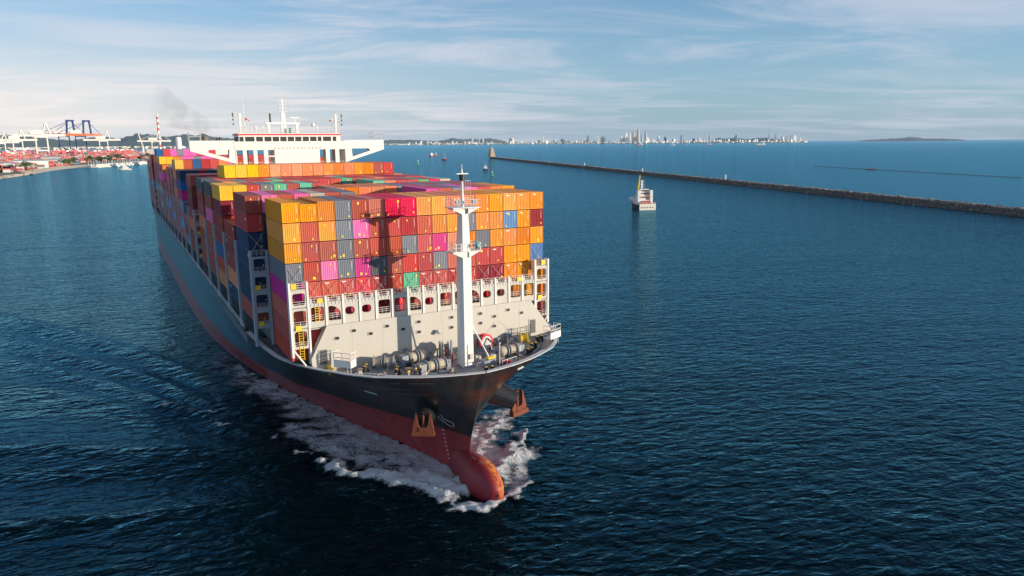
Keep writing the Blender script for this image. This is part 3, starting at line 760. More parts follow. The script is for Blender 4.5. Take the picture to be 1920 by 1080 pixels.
# windlasses with chain and red rim
for (x, y, s_) in ((1.0, -4.6, -1), (8.3, -3.6, 1)):
    wd = link('windlass', MB().box(-1.6, -1.0, 0, 1.6, 1.0, .2).mesh('windlass_base', M['grey']), ship, (x, y, ZD+.012), R(15)*s_)
    ax_ = 1 if s_ > 0 else 0
    MB().lathe([(.95, -.4), (.95, .4)], (0, 0, 1.5), 20, ax_).build('gypsy_wheel', M['ropegrey'], wd)
    for q in (-.45, .45):
        MB().cyl((0, q-.04, 1.5) if ax_ else (q-.04, 0, 1.5), (0, q+.04, 1.5) if ax_ else (q+.04, 0, 1.5), 1.08, n=20).build('wheel_side', M['steel'], wd)
        MB().ring([(1.36*math.cos(6.283*i/20), 1.5+1.36*math.sin(6.283*i/20)) for i in range(20)], [(1.09*math.cos(6.283*i/20), 1.5+1.09*math.sin(6.283*i/20)) for i in range(20)], q-.07, q+.07, ax_).build('wheel_rim', M['red'] if s_ > 0 else M['steel'], wd)
    for q in (-.9, .9): MB().prism([(-.7, .2), (.7, .2), (.35, 2.9 if s_ < 0 else 1.9), (-.2, 2.9 if s_ < 0 else 1.9)], 0, q-.12, q+.12).build('windlass_frame', M['grey'], wd)
    c = MB(); p0 = Vector((0, -.6, 2.2)); p1 = Vector((.6*s_, -4.2, .35))
    for i in range(16):
        a = p0.lerp(p1, i/16); b_ = p0.lerp(p1, (i+.75)/16); c.cyl(a, b_, .16 if i % 2 else .11, n=6)
    c.build('anchor_chain', M['rust'], wd)
# cream reel on right with yellow bars
c0 = link('hose_reel', MB().box(-1.3, -1.0, 0, 1.3, 1.0, .25).mesh('reel_base', M['cream']), ship, (15.0, -4.6, ZD+.012), R(-20))
MB().lathe([(1.0, -.6), (1.0, -.5), (.6, -.48), (.6, .48), (1.0, .5), (1.0, .6)], (0, 0, 1.4), 18, 0).build('reel_drum', M['yellow'], c0)
MB().rail([(-1.2, 1.0, .3), (1.2, 1.0, .3)], 2.6, .8, 3, .08).build('reel_frame', M['cream'], c0)
def bollard(x, y, a):
    b_ = link('bollard', MB().box(-.9, -.4, 0, .9, .4, .1).mesh('bollard_base', M['dark']), ship, (x, y, ZD+.012), a)
    for q in (-.5, .5):
        MB().lathe([(.30, .1), (.28, .8), (.38, .9), (.38, 1.05)], (q, 0, 0), 12).build('bollard_post', M['dark'], b_)
        MB().cyl((q, 0, 1.055), (q, 0, 1.08), .22, n=12).build('bollard_cap', M['yellow'], b_)
bollard(-8.3, -8.3, R(60)); bollard(15.7, -6.6, R(20)); bollard(13.6, -8.9, R(30)); bollard(-11.9, -4.7, R(60)); bollard(18.6, -3.6, R(10)); bollard(3.6, -14.4, 0)
# roller fairleads and centre lead
for (x, y) in ((-1.4, -12.3), (7.2, -11.3), (10.5, -11.6)):
    f = link('fairlead', MB().box(-.5, -.4, 0, .5, .4, .3).mesh('fairlead_base', M['dark']), ship, (x, y, ZD+.012))
    MB().lathe([(.35, .3), (.2, .5), (.2, .8), (.35, 1.0)], (0, 0, 0), 12).build('roller', M['rope'], f)
# lookout platforms at the rail
for (x, y, a) in ((-14.9, -4.6, R(-49)), (19.5, -6.2, R(22))):
    p_ = link('lookout_platform', MB().box(-1.4, -.7, 0, 1.4, .7, .1).mesh('platform_floor', M['steel']), ship, (x, y, ZT+.15), a)
    MB().rail([(-1.4, .7, .1), (-1.4, -.7, .1), (1.4, -.7, .1), (1.4, .7, .1)], 2.1, 1.4, 3, .09).build('platform_rail', M['white'], p_)
    MB().box(-1.4, -.76, .1, 1.4, -.72, 1.15).build('wind_screen', M['white'], p_)
    MB().box(1.4, -.7, .1, 1.44, .7, 1.15).build('wind_screen', M['white'], p_)
    MB().rail([(-1.2, -.4, -1.15), (1.2, -.4, -1.15)], 1.1, 1.2, 1, .1).build('platform_leg', M['steel'], p_)
# gangway walkway plate, boxes, flagstaff
MB().box(-2.5, -.35, 0, 2.5, .35, .12).build('walkway_plate', M['steel'], ship, loc=(-11.5, -6.2, ZD+.02), rz=R(-38))
b_ = link('deck_box', MB().box(-1.1, -.6, 0, 1.1, .6, 1.0).mesh('deck_box', M['grey']), ship, (5.2, -10.8, ZD+.012), R(12))
MB().box(-.2, -.45, 1.005, 1.0, .2, 1.3).build('yellow_cover', M['yellow'], b_)
MB().cyl((5.6, -13.9, ZD), (5.6, -13.9, ZD+4.2), .06, n=6).build('flagstaff', M['white'], ship)
MB().rail([(5.9, -14.2, ZD), (8.8, -13.2, ZD)], 1.5, 1.0, 2, .07).build('bow_rail', M['white'], ship)
MB().cyl((7.4, -13.0, ZD), (7.4, -13.0, ZD+1.1), .42, n=12).build('red_drum', M['red'], ship)
# yellow painted lines on deck
for (x, y, lx, a) in ((-15.5, -3.6, 3.2, 25), (16.8, -4.6, 1.8, -10), (17.4, -6.2, 1.6, 35), (12.4, -11.0, 1.8, 60), (-9.8, -6.0, 2.0, 40), (15.0, -9.0, 1.6, 60), (-4.2, -2.6, 2.6, 6)):
    MB().box(-lx/2, -.12, 0, lx/2, .12, .004).build('deck_marking', M['yellow'], ship, loc=(x, y, ZD+.006), rz=R(a))
# vents, lockers and pipes along the wall
for x, w_, h_ in ((-6.2, .8, 1.1), (-4.9, .5, 2.0), (4.9, .9, 1.3), (11.2, .6, 1.5), (-14.2, .7, 1.0), (12.8, .9, 2.1)):
    MB().box(x, YW-.75, ZD+.01, x+w_, YW-.25, ZD+h_).build('deck_locker', M['grey'], ship)
MB().cyl((.7, YW-.2, 20.3), (.7, YW-.75, 20.5), .10, n=8).cyl((.7, YW-.9, 20.2), (.7, YW-.5, 20.6), .32, n=10).build('wall_lamp', M['steel'], ship)
MB().rail([(-8.2, YW-.5, ZD), (-3.0, YW-.5, ZD)], 1.0, 1.0, 2, .06).build('yellow_rail', M['yellow'], ship)

# mooring ropes led over the deck, coils, pipes and small fittings
def rope_line(pts, r=.05, m='rope'):
    c = MB()
    for a, b_ in zip(pts[:-1], pts[1:]): c.cyl(a, b_, r, n=5)
    c.build('mooring_rope', M[m], ship)
z_ = ZD+.08
rope_line([(-8.6,-5.2,17.6),(-9.6,-7.6,16.9),(-11.4,-8.6,z_+.5)]); rope_line([(-7.6,-5.4,17.6),(-8.2,-8.4,17.0),(-9.4,-10.2,z_+.5)], m='ropepale')
rope_line([(-2.2,-10.6,17.5),(-1.2,-12.0,17.1),(-.4,-14.6,z_+.4)]); rope_line([(-4.4,-11.0,17.4),(-5.6,-12.4,16.9),(-6.4,-13.4,z_+.3)], m='ropepale')
rope_line([(10.6,-9.2,17.5),(10.9,-11.2,17.1),(11.6,-12.6,z_+.4)]); rope_line([(8.8,-9.4,17.5),(7.6,-11.4,17.2),(7.0,-13.6,z_+.4)], m='ropepale')
rope_line([(14.8,-4.8,17.2),(16.4,-6.8,17.0),(18.2,-8.2,z_+.5)]); rope_line([(2.2,-5.8,17.6),(4.8,-6.6,z_),(7.8,-5.8,17.4)], .07, 'ropegrey')
for (x, y, r_) in ((-6.2,-7.4,.6),(5.4,-6.9,.55),(12.4,-6.6,.5),(-12.6,-4.2,.5),(-.2,-6.6,.5),(16.6,-3.4,.45)):
    c = MB()
    for k in range(3): c.lathe([(r_-.09, 0), (r_, .05), (r_, .12), (r_-.09, .16)], (x, y, ZD+.02+.15*k), 16)
    c.build('rope_coil', M['ropepale' if x > 0 else 'rope'], ship)
q_ = random.Random(21)
for (x, y) in ((-11.2,-3.1),(-6.1,-3.3),(-5.7,-6.2),(-.4,-8.6),(.2,-3.1),(4.6,-8.2),(5.2,-4.0),(6.4,-6.2),(11.6,-5.0),(11.4,-2.9),(16.6,-4.9),(17.6,-2.9),(-7.3,-10.2),(6.6,-9.8),(-13.2,-6.1),(12.9,-8.2),(3.6,-11.9),(-4.9,-8.1)):
    h_ = q_.uniform(.45, 1.3); w_ = q_.uniform(.25, .55); kd = q_.random()
    if kd < .4: MB().box(x-w_, y-.25, ZD+.012, x+w_, y+.25, ZD+h_).build('deck_locker', M[q_.choice(['midsteel','grey','dark','cream'])], ship)
    elif kd < .75:
        v_ = MB().cyl((x, y, ZD+.012), (x, y, ZD+h_), .13, n=8).build('vent_pipe', M[q_.choice(['midsteel','cream','grey'])], ship)
        MB().lathe([(.2, h_), (.26, h_+.08), (.2, h_+.26), (.05, h_+.3)], (x, y, ZD), 10).build('vent_cap', M[q_.choice(['midsteel','yellow','dark'])], v_)
    else: MB().rail([(x-.7, y, ZD), (x+.7, y+.2, ZD)], 1.0, .7, 2, .06).build('guard_rail', M[q_.choice(['steel','yellow'])], ship)
for a_, b_ in (((-15.2,-2.6),(-9.8,-6.6)),((17.4,-2.6),(18.4,-6.2)),((-1.6,-2.5),(-1.6,-7.8)),((10.6,-2.5),(12.2,-5.4))):
    MB().cyl((a_[0], a_[1], ZD+.16), (b_[0], b_[1], ZD+.16), .08, n=6).build('deck_pipe', M['midsteel'], ship)
for (x0, z0, x1, z1) in ((5,14.9,17,13.6),(7,14.2,15,13.2),(11,15.3,19,14.3),(3.5,13.9,8,13.5)):
    hull_line('scrape_mark', [(x0, z0), ((x0+x1)/2, (z0+z1)/2-.08), (x1, z1)], .07, mat('pale scrape', (.20,.15,.13), .7))
# anchors with bolsters
def anchor(side):
    s, z = 4.6, 10.2
    root = hull_pt(s, z, side, -.6); y0 = root.y
    if side < 0: tip = Vector((-4.55, -8.9, 9.5)); q = Vector((-.45, -.72, -.35)).normalized()
    else: tip = Vector((9.0, -10.6, 10.4)); q = Vector((.72, -.42, -.35)).normalized()
    tip = tip+q*.9; b_ = MB().cyl(tip-q*5.5, tip, 2.3, 1.45, 24).build('anchor_bolster', mat('glossy black bolster', (.02,.02,.022), .28), ship)
    # anchor built in local frame: X width, Y outwards, Z up
    A = MB()
    for sx_ in (-1, 1):
        A.prism([(sx_*.55, -1.2), (sx_*1.75, -1.2), (sx_*1.75, -.2), (sx_*1.25, 2.1), (sx_*1.1, 2.15), (sx_*.85, .3), (sx_*.55, -.1)], 1, -.25, .30)
    A.box(-1.9, -.5, -1.45, 1.9, .5, -.75); A.box(-.7, -.35, -.75, .7, .35, -.1)
    yaw_ = math.atan2(-q.x, q.y)+math.pi
    o = A.build('anchor', M['rust'], ship, loc=tip+q*.55+Vector((0, 0, -.5)), rz=yaw_)
    if side > 0: yaw_ -= R(42)
    o.rotation_euler = (R(-8), 0, yaw_)
    o.scale = (.90, .95, 1.02) if side > 0 else (.88, .95, .92)
    MB().cyl((0, .3, -.1), (0, 0, 2.4), .28, n=8).build('shank', M['rust'], o)
    return o
anchor(-1); anchor(1)
# mooring ports on the hull near the bow
for s_, z_, sd_ in ((2.2, 16.3, -1), (3.1, 16.3, -1), (4.8, 16.3, -1), (7.8, 16.3, -1), (9.2, 16.3, -1), (2.2, 16.2, 1)):
    p0 = hull_pt(s_, z_, sd_, .05); p1 = hull_pt(s_+.8, z_, sd_, .05)
    MB().cyl(p0, p1, .17, n=8).build('mooring_port', M['dark'] if sd_ < 0 else M['steel'], ship)

# ------------------------------------------------------------------ superstructure
YS = 88.5; YS2 = 96.8
def sxz(u, v): p = at(u, v, 1, YS); return p.x, p.z
br = MB().box(-13.9, YS+.4, 18, 13.9, YS2, 43.6).build('accommodation', M['white'], ship, label='white wheelhouse tower with wide bridge wings')
def uX(x): return sxz(340+x/4.8, 300)[0]
edges_ = [(500,560),(595,655),(690,748),(785,845)]; er = [(1250,1305),(1340,1390),(1425,1480)]
xs_ = [-14.0]
for a, b_ in edges_+er: xs_ += [uX(a), uX(b_)]
xs_.append(14.1)
t = MB()
for i in range(0, len(xs_), 2): t.box(xs_[i], YS, 43.5, xs_[i+1], YS+.5, 48.7)
for a, b_ in edges_+er: t.box(uX(a)-.001, YS+.02, 48.1, uX(b_)+.001, YS+.48, 48.7)
t.box(uX(785), YS+.03, 46.35, uX(845), YS+.47, 46.65)
t.box(uX(845)+.3, YS+.52, 43.6, uX(1250)-.3, YS2-.5, 48.68)
t.box(-14.0, YS+.51, 43.6, -13.7, YS2, 48.69); t.box(13.8, YS+.51, 43.6, 14.1, YS2, 48.69)
t.build('front_wall', M['white'], br)
t = MB()
for a, b_ in edges_+er: t.rail([(uX(a), YS+.25, 43.7), (uX(b_), YS+.25, 43.7)], 1.3, .9, 3, .08)
t.build('handrail', M['white'], br)
t = MB()
for x in (-13.0, -10.2, -7.9, -5.3, 7.8, 10.2, 12.6): t.box(x-.35, YS2-.5, 43.6, x+.5, YS2-.2, 48.6)
t.build('rear_post', mat('cream inner wall', (.60,.50,.34), .6), br)
# wings
for sg in (-1, 1):
    outer = [(sg*14.1, 50.45), (sg*24.4, 50.45), (sg*24.4, 47.95), (sg*14.1, 44.8)]
    hole = [(sg*15.4, 48.25), (sg*20.0, 48.25), (sg*20.6, 47.7), (sg*15.6, 46.1)]
    m_ = MB()
    def dens(pts, k=3): 
        o = []
        for p0, p1 in zip(pts, pts[1:]+pts[:1]):
            for i in range(k): o.append((p0[0]+(p1[0]-p0[0])*i/k, p0[1]+(p1[1]-p0[1])*i/k))
        return o
    m_.ring(dens(outer), dens(hole), YS, YS+.5); m_.ring(dens(outer), dens(hole), YS+2.0, YS+2.4)
    m_.box(min(sg*14.1, sg*24.4), YS+.501, 48.7, max(sg*14.1, sg*24.4), YS+1.99, 49.0)
    m_.box(min(sg*24.0, sg*24.4), YS+.501, 49.01, max(sg*24.0, sg*24.4), YS+1.99, 50.44)
    m_.build('bridge_wing', M['white'], br)
    MB().rail([(sg*24.3, YS+.1, 50.46), (sg*21.6, YS+.1, 50.46), (sg*21.6, YS+3.6, 50.46), (sg*24.3, YS+3.6, 50.46), (sg*24.3, YS+.1, 50.46)], 1.9, 1.8, 2, .09).build('wing_rail', M['white'], br)
# wheelhouse
m_ = MB(); m_.box(-14.2, YS-.1, 48.705, 14.2, YS2, 50.2); m_.box(-13.0, YS, 51.35, 12.5, YS2, 51.75)
wx_ = [-13.0]
wins = [(537,575),(588,672),(687,748),(762,825),(835,893),(903,960),(970,1027),(1037,1093),(1104,1160),(1170,1228),(1238,1272),(1285,1358),(1372,1405)]
prev = -13.0
for a, b_ in wins:
    xa, xb = uX(a), uX(b_)
    if xa > prev: m_.box(prev, YS+.01, 50.201, xa, YS+.4, 51.349)
    prev = xb
m_.box(prev, YS+.01, 50.201, 12.5, YS+.4, 51.349)
m_.build('wheelhouse', M['white'], br)
for a, b_ in wins: MB().box(uX(a)+.01, YS+.15, 50.21, uX(b_)-.01, YS+.22, 51.34).build('window', M['glass'], br)
MB().box(-12.9, YS+.6, 50.21, 12.4, YS2-.5, 51.34).build('bridge_interior', mat('bridge interior', (.10,.09,.06), .7, var=.6, vscale=.7), br)
MB().box(-13.3, YS-.25, 51.751, 12.7, YS2, 52.05).build('red_roof_edge', M['red'], br)
MB().box(-13.1, YS-.1, 52.051, 12.5, YS2-.1, 52.2).build('roof', M['white'], br)
MB().rail([(-12.9, YS, 52.2), (12.3, YS, 52.2)], 1.5, 1.5, 3, .07).build('roof_rail', M['white'], br)
m_ = MB()
for x in np.arange(uX(850), uX(1260), .95): m_.box(x, YS-.16, 48.35, x+.3, YS-.02, 48.62)
m_.build('scupper', M['steel'], br)
# radar mast and arches
m_ = MB(); zr = 52.2
for x0, x1 in ((-5.2, -1.8), (-1.2, 1.9)):
    for x in (x0, x1): m_.box(x-.35, YS+2, zr, x+.35, YS+2.6, zr+2.3)
m_.box(-6.0, YS+1.9, zr+2.3, 2.6, YS+2.7, zr+2.75)
m_.build('radar_gantry', M['white'], br)
m_ = MB(); m_.box(-1.95, YS+2.1, zr+2.76, -.95, YS+2.7, zr+5.2)
m_.box(-1.65, YS+2.2, zr+5.2, -1.3, YS+2.6, zr+8.6)
for zz in (5.4, 6.3, 7.2, 8.1): m_.box(-2.4, YS+2.1, zr+zz, -.5, YS+2.7, zr+zz+.12)
m_.bar((-2.3, YS+2.3, zr+5.4), (-2.3, YS+2.3, zr+8.4), .1); m_.bar((-.6, YS+2.3, zr+5.4), (-.6, YS+2.3, zr+8.4), .1); m_.bar((-.75, YS+2.3, zr+8.2), (-.75, YS+2.3, zr+9.6), .09)
m_.build('radar_mast', M['white'], br)
MB().cyl((-4.7, YS+2.3, zr+2.8), (-4.7, YS+2.3, zr+5.0), .22, n=8).build('black_pole', M['dark'], br)
MB().box(-5.3, YS+2.2, zr+5.0, -4.1, YS+2.4, zr+5.2).build('radar_scanner', M['steel'], br)
MB().box(.3, YS+2.2, zr+3.9, 2.6, YS+2.5, zr+4.15).cyl((1.4, YS+2.3, zr+2.7), (1.4, YS+2.3, zr+3.9), .15, n=6).build('radar_scanner', M['white'], br)
for x, r_, h_ in ((-8.6, .35, .9), (5.9, .5, 1.8), (6.9, .2, 1.0), (-6.9, .15, 1.1)):
    MB().cyl((x, YS+1.5, zr), (x, YS+1.5, zr+h_), .12, n=6).lathe([(r_*.5, h_-.1), (r_, h_+.1), (r_, h_+.5), (r_*.6, h_+.85), (.05, h_+.95)], (x, YS+1.5, zr), 12).build('satellite_dome', M['white'], br)
MB().cyl((-.1, YS+1.2, zr), (-.1, YS+1.2, zr+1.4), .35, n=10).build('green_lamp', M['green'], br)
for x, sg in ((-12.3, -1), (11.6, 1)):
    m_ = MB(); m_.box(x-.25, YS+.4, zr, x+.25, YS+.9, zr+4.9); m_.bar((x+.2, YS+.6, zr+4.6), (x-sg*1.5, YS+.6, zr), .14)
    for zz in (2.2, 3.3, 4.2, 4.7): m_.bar((x, YS+.6, zr+zz), (x+sg*1.6, YS+.6, zr+zz), .12)
    m_.build('signal_mast', M['white'], br)
    m_ = MB()
    for zz in (2.2, 3.3, 4.2, 4.7): m_.cyl((x+sg*1.6, YS+.6, zr+zz-.2), (x+sg*1.6, YS+.6, zr+zz+.25), .17, n=8)
    m_.build('signal_lamp', M['dark'], br)
    # flag hanging in folds
    fl = MB(); n = 8
    xf = x-sg*.5 if sg > 0 else x+1.1
    for i in range(n+1):
        tt = i/n; xx = xf-sg*1.3*tt if sg > 0 else xf+1.2*tt; yy = YS+.5+.12*math.sin(tt*9)
        fl.v += [(xx, yy, zr+3.9-.25*tt-.5*tt), (xx, yy, zr+3.2+.2*(1-tt)-.25*tt)]
    for i in range(n): fl.f.append((2*i, 2*i+2, 2*i+3, 2*i+1)); fl.m.append(0 if i > 2 or sg < 0 else 1)
    fl.build('signal_flag', [M['red'], M['white']], br)
MB().cyl((-11.2, YS+1.2, zr), (-11.2, YS+1.2, zr+9.0), .12, .04, 6).build('whip_antenna', M['white'], br)
# funnel and exhausts far aft
m_ = MB(); m_.box(-9, 260.0, 17.6, 9, 273.4, 48.5); fn = m_.build('funnel_casing', M['white'], ship)
pp = at(384.5, 262, 1, 266)
MB().cyl((pp.x, 266, 48.5), (pp.x, 266, 53.2), 1.7, n=16).build('funnel', mat('soot brown funnel', (.13,.11,.08), .6), fn)
for u in (408, 413): 
    q = at(u, 262, 1, 266); MB().cyl((q.x, 266, 48.5), (q.x, 266, 52.8), .55, n=10).build('exhaust_pipe', M['dark'], fn)

# ------------------------------------------------------------------ crew
def person(loc, rz, label, cloth, helm, pose=0):
    root = thing('person', label, 'person', loc, rz)
    def skin(name, verts, edges, mt, rootv=0):
        me = bpy.data.meshes.new(name); me.from_pydata([v[:3] for v in verts], edges, []); me.materials.append(mt)
        o = link(name, me, root)
        mo = o.modifiers.new('skin', 'SKIN'); 
        for i, v in enumerate(verts):
            me.skin_vertices[0].data[i].radius = (v[3], v[3]*.8)
        me.skin_vertices[0].data[rootv].use_root = True
        mo2 = o.modifiers.new('sub', 'SUBSURF'); mo2.levels = 1; mo2.render_levels = 1
        return o
    lean = .25 if pose else 0
    V = [(0,0,.95,.13),(0,-lean*.4,1.2,.14),(0,-lean,1.42,.15),(0,-lean,1.53,.055),(0,-lean-.02,1.62,.085),(0,-lean-.02,1.72,.085),
         (-.2,-lean,1.42,.07),(-.3,-lean-.05,1.15,.05),(-.26,-lean-.25,.98,.04),(.2,-lean,1.42,.07),(.3,-lean-.08,1.16,.05),(.24,-lean-.3,1.02,.04),
         (-.1,0,.85,.11),(-.13,-.04,.48,.075),(-.13,.05,.08,.055),(-.13,-.12,.04,.045),(.1,0,.85,.11),(.14,.06,.48,.075),(.14,.12,.08,.055),(.14,-.05,.04,.045)]
    E_ = [(0,1),(1,2),(2,3),(3,4),(4,5),(2,6),(6,7),(7,8),(2,9),(9,10),(10,11),(0,12),(12,13),(13,14),(14,15),(0,16),(16,17),(17,18),(18,19)]
    me = bpy.data.meshes.new('body')
    def mk(name, ids, grow, mt):
        mp_ = {a: i for i, a in enumerate(ids)}
        vs = [(V[a][0], V[a][1], V[a][2], V[a][3]+grow) for a in ids]; es = [(mp_[a], mp_[b]) for a, b in E_ if a in mp_ and b in mp_]
        me = bpy.data.meshes.new(name); me.from_pydata([v[:3] for v in vs], es, []); me.materials.append(mt)
        o = link(name, me, root); o.modifiers.new('skin', 'SKIN')
        if not me.skin_vertices:
            with bpy.context.temp_override(object=o, active_object=o): bpy.ops.mesh.customdata_skin_add()
        for i, v in enumerate(vs): me.skin_vertices[0].data[i].radius = (v[3], v[3]*.8)
        me.skin_vertices[0].data[0].use_root = True
        s_ = o.modifiers.new('sub', 'SUBSURF'); s_.levels = 1; s_.render_levels = 1
    mk('body', list(range(20)), 0, M['skin'])
    mk('overalls', [0,1,2,6,7,9,10,12,13,14,16,17,18], .022, cloth)
    if helm: MB().lathe([(.16, 0), (.15, .05), (.125, .12), (.06, .17), (.01, .18)], (0, -lean-.02, 1.70), 12).build('helmet', helm, root)
    return root
person((-5.9, -11.2, ZD+.012), R(120), 'crew member in dark overalls and yellow helmet standing by the front left winch', M['navycloth'], M['yellow'])
person((-7.1, -12.0, ZD+.012), R(100), 'crew member in a yellow helmet half hidden behind the bulwark rail at the bow', M['navycloth'], M['yellow'], 1)
person((1.1, -7.0, ZD+.012), R(40), 'crew member in red overalls standing left of the foremast', M['redcloth'], None)
person((9.7, -6.2, ZD+.012), R(-30), 'crew member in orange overalls bending behind the right mooring winch', M['orangecloth'], M['white'], 1)

# ------------------------------------------------------------------ water
def axis(lo, hi, a, b, st, g, end):
    mid = list(np.arange(a, b+.001, st)); left = []; x = a; s_ = st
    while x > -end: s_ *= g; x -= s_; left.append(x)
    right = []; x = b; s_ = st
    while x < end: s_ *= g; x += s_; right.append(x)
    return np.array(left[::-1]+mid+right)
gx = axis(0, 0, -34, 22, .34, 1.030, 60000); gy = axis(0, 0, -34, 40, .34, 1.030, 60000)
GX, GY = np.meshgrid(gx, gy, indexing='ij')
def W(u, v): p = at(u, v, 2, 0); return (p.x, p.y)
def vn_(sc, seed):
    r_ = np.random.RandomState(seed); tb = r_.rand(256, 256); x = GX0/sc; y = GY0/sc; xi = np.floor(x).astype(np.int64); yi = np.floor(y).astype(np.int64); fx = x-xi; fy = y-yi
    fx = fx*fx*(3-2*fx); fy = fy*fy*(3-2*fy); g = lambda i, j: tb[i % 256, j % 256]
    return (g(xi, yi)*(1-fx)+g(xi+1, yi)*fx)*(1-fy)+(g(xi, yi+1)*(1-fx)+g(xi+1, yi+1)*fx)*fy
GX0, GY0 = GX, GY
GX = GX0+(vn_(2.3, 51)-.5)*2.6+(vn_(.9, 52)-.5)*1.5; GY = GY0+(vn_(2.3, 53)-.5)*2.6+(vn_(.9, 54)-.5)*1.5
def polydist(pts):
    best = np.full(GX.shape, 1e9); tt = np.zeros(GX.shape); tot = 0; segs = []
    for a, b_ in zip(pts[:-1], pts[1:]): segs.append((a, b_, math.hypot(b_[0]-a[0], b_[1]-a[1])))
    full = sum(s[2] for s in segs); acc = 0
    for a, b_, ln in segs:
        dx, dy = b_[0]-a[0], b_[1]-a[1]
        t = np.clip(((GX-a[0])*dx+(GY-a[1])*dy)/(ln*ln), 0, 1)
        d = np.hypot(GX-a[0]-t*dx, GY-a[1]-t*dy); mk = d < best
        best[mk] = d[mk]; tt[mk] = (acc+t*ln)[mk]/full; acc += ln
    return best, tt
def vnoise(sc, seed):
    r_ = np.random.RandomState(seed); tb = r_.rand(256, 256)
    x = GX/sc; y = GY/sc; xi = np.floor(x).astype(np.int64); yi = np.floor(y).astype(np.int64); fx = x-xi; fy = y-yi
    fx = fx*fx*(3-2*fx); fy = fy*fy*(3-2*fy)
    g = lambda i, j: tb[i % 256, j % 256]
    return (g(xi, yi)*(1-fx)+g(xi+1, yi)*fx)*(1-fy)+(g(xi, yi+1)*(1-fx)+g(xi+1, yi+1)*fx)*fy
foam = np.zeros(GX.shape); hgt = np.zeros(GX.shape)
WAKE = [([(0,592),(120,622),(240,655),(340,690),(430,730)], .8, 1.9), ([(0,609),(120,641),(240,676),(340,713),(425,755)], -.8, 1.9), ([(0,632),(120,662),(230,694),(330,728),(430,775)], .75, 1.8), ([(0,652),(120,682),(230,712),(330,748),(420,792)], -.7, 1.7), ([(0,672),(140,705),(260,738),(380,778),(480,815)], .6, 1.6), ([(100,715),(240,752),(380,798),(500,838)], -.5, 1.6)]
near = np.exp(-((np.maximum(0, np.hypot(GX+6, GY-20)-90))/40)**2)
def crest(pts, wd0, wd1, fo, h, hw=None):
    global foam, hgt
    d, t = polydist([W(*p) for p in pts]); wd = wd0+(wd1-wd0)*t
    foam = np.maximum(foam, fo*np.exp(-(d/wd)**2)); hgt = hgt+h*np.exp(-(d/(hw or wd*1.2))**2)
crest([(862,925),(835,932),(790,920),(740,900),(690,893),(640,886),(612,868)], 1.6, 1.2, 1.15, .95, 1.5)
crest([(870,952),(912,950),(950,938),(978,918),(992,903)], 1.0, .5, 1.0, .35, 1.2)
crest([(800,938),(835,949),(880,952)], .5, .8, .62, .2, 1.0)
crest([(975,815),(971,835),(955,862),(935,880),(925,888)], .9, 1.3, 1.0, .8, 1.5)
crest([(940,790),(925,815),(905,835),(893,850)], 2.2, 2.2, .80, .3, 2)
crest([(985,842),(965,865),(945,890)], .6, .8, .55, .15)
d, t = polydist([W(893,800), W(905,838), W(925,862)]); foam = np.maximum(foam, np.exp(-(d/3.2)**2)*.74)
d, t = polydist([W(985,845), W(975,870), W(968,900), W(960,915)]); foam = np.maximum(foam, np.exp(-(d/1.6)**2)*.60)
d, t = polydist([W(945,775), W(925,800), W(905,820)]); foam = np.maximum(foam, np.exp(-(d/2.8)**2)*.72)
d, t = polydist([W(868,905), W(848,916), W(815,902), W(780,892)]); foam = np.maximum(foam, np.exp(-(d/2.0)**2)*1.25); hgt = hgt+.7*np.exp(-(d/1.5)**2)
# broad torn foam along the port side of the hull
hl = [(-1.0+.0, -9), (-2.8, 2), (-6, 12), (-10.5, 26), (-15.5, 42), (-19.5, 57), (-22, 72), (-24, 95)]
d, t = polydist(hl); left_ = (GX < np.interp(GY, [-9, 2, 12, 26, 42, 57, 72, 95], [0, -2, -5, -9.5, -14.5, -18.5, -21, -23])).astype(float)
foam = np.maximum(foam, left_*np.exp(-(d/6.4)**2)*(.92-.80*t))
hl2 = [W(820, 890), W(740, 860), W(680, 830), W(620, 800), W(560, 765), W(520, 735)]
d, t = polydist(hl2); foam = np.maximum(foam, np.exp(-(d/4.6)**2)*(.78-.50*t))
d, t = polydist([W(690, 862), W(640, 845), W(600, 825), W(550, 800)]); foam = np.maximum(foam, np.exp(-(d/3.4)**2)*(.70-.22*t))
# starboard side
hr = [(3.4, -13), (4.2, -4), (5.5, 6), (9, 18), (13, 30), (18, 48), (24, 75)]
d, t = polydist(hr); foam = np.maximum(foam, (GX > np.interp(GY, [-13, -4, 6, 18, 30, 48, 75], [2, 3, 4.5, 8, 12, 17, 23]))*np.exp(-(d/4.0)**2)*(.80-.4*t))
# separate little crests on the port-side waves
for pts in ([(300,762),(330,763),(345,767)], [(372,770),(405,774)], [(390,795),(425,800)], [(505,824),(520,818)], [(560,848),(585,851)], [(205,719),(235,722)]):
    crest(pts, .55, .35, .62, .15, .6)
GX, GY = GX0, GY0
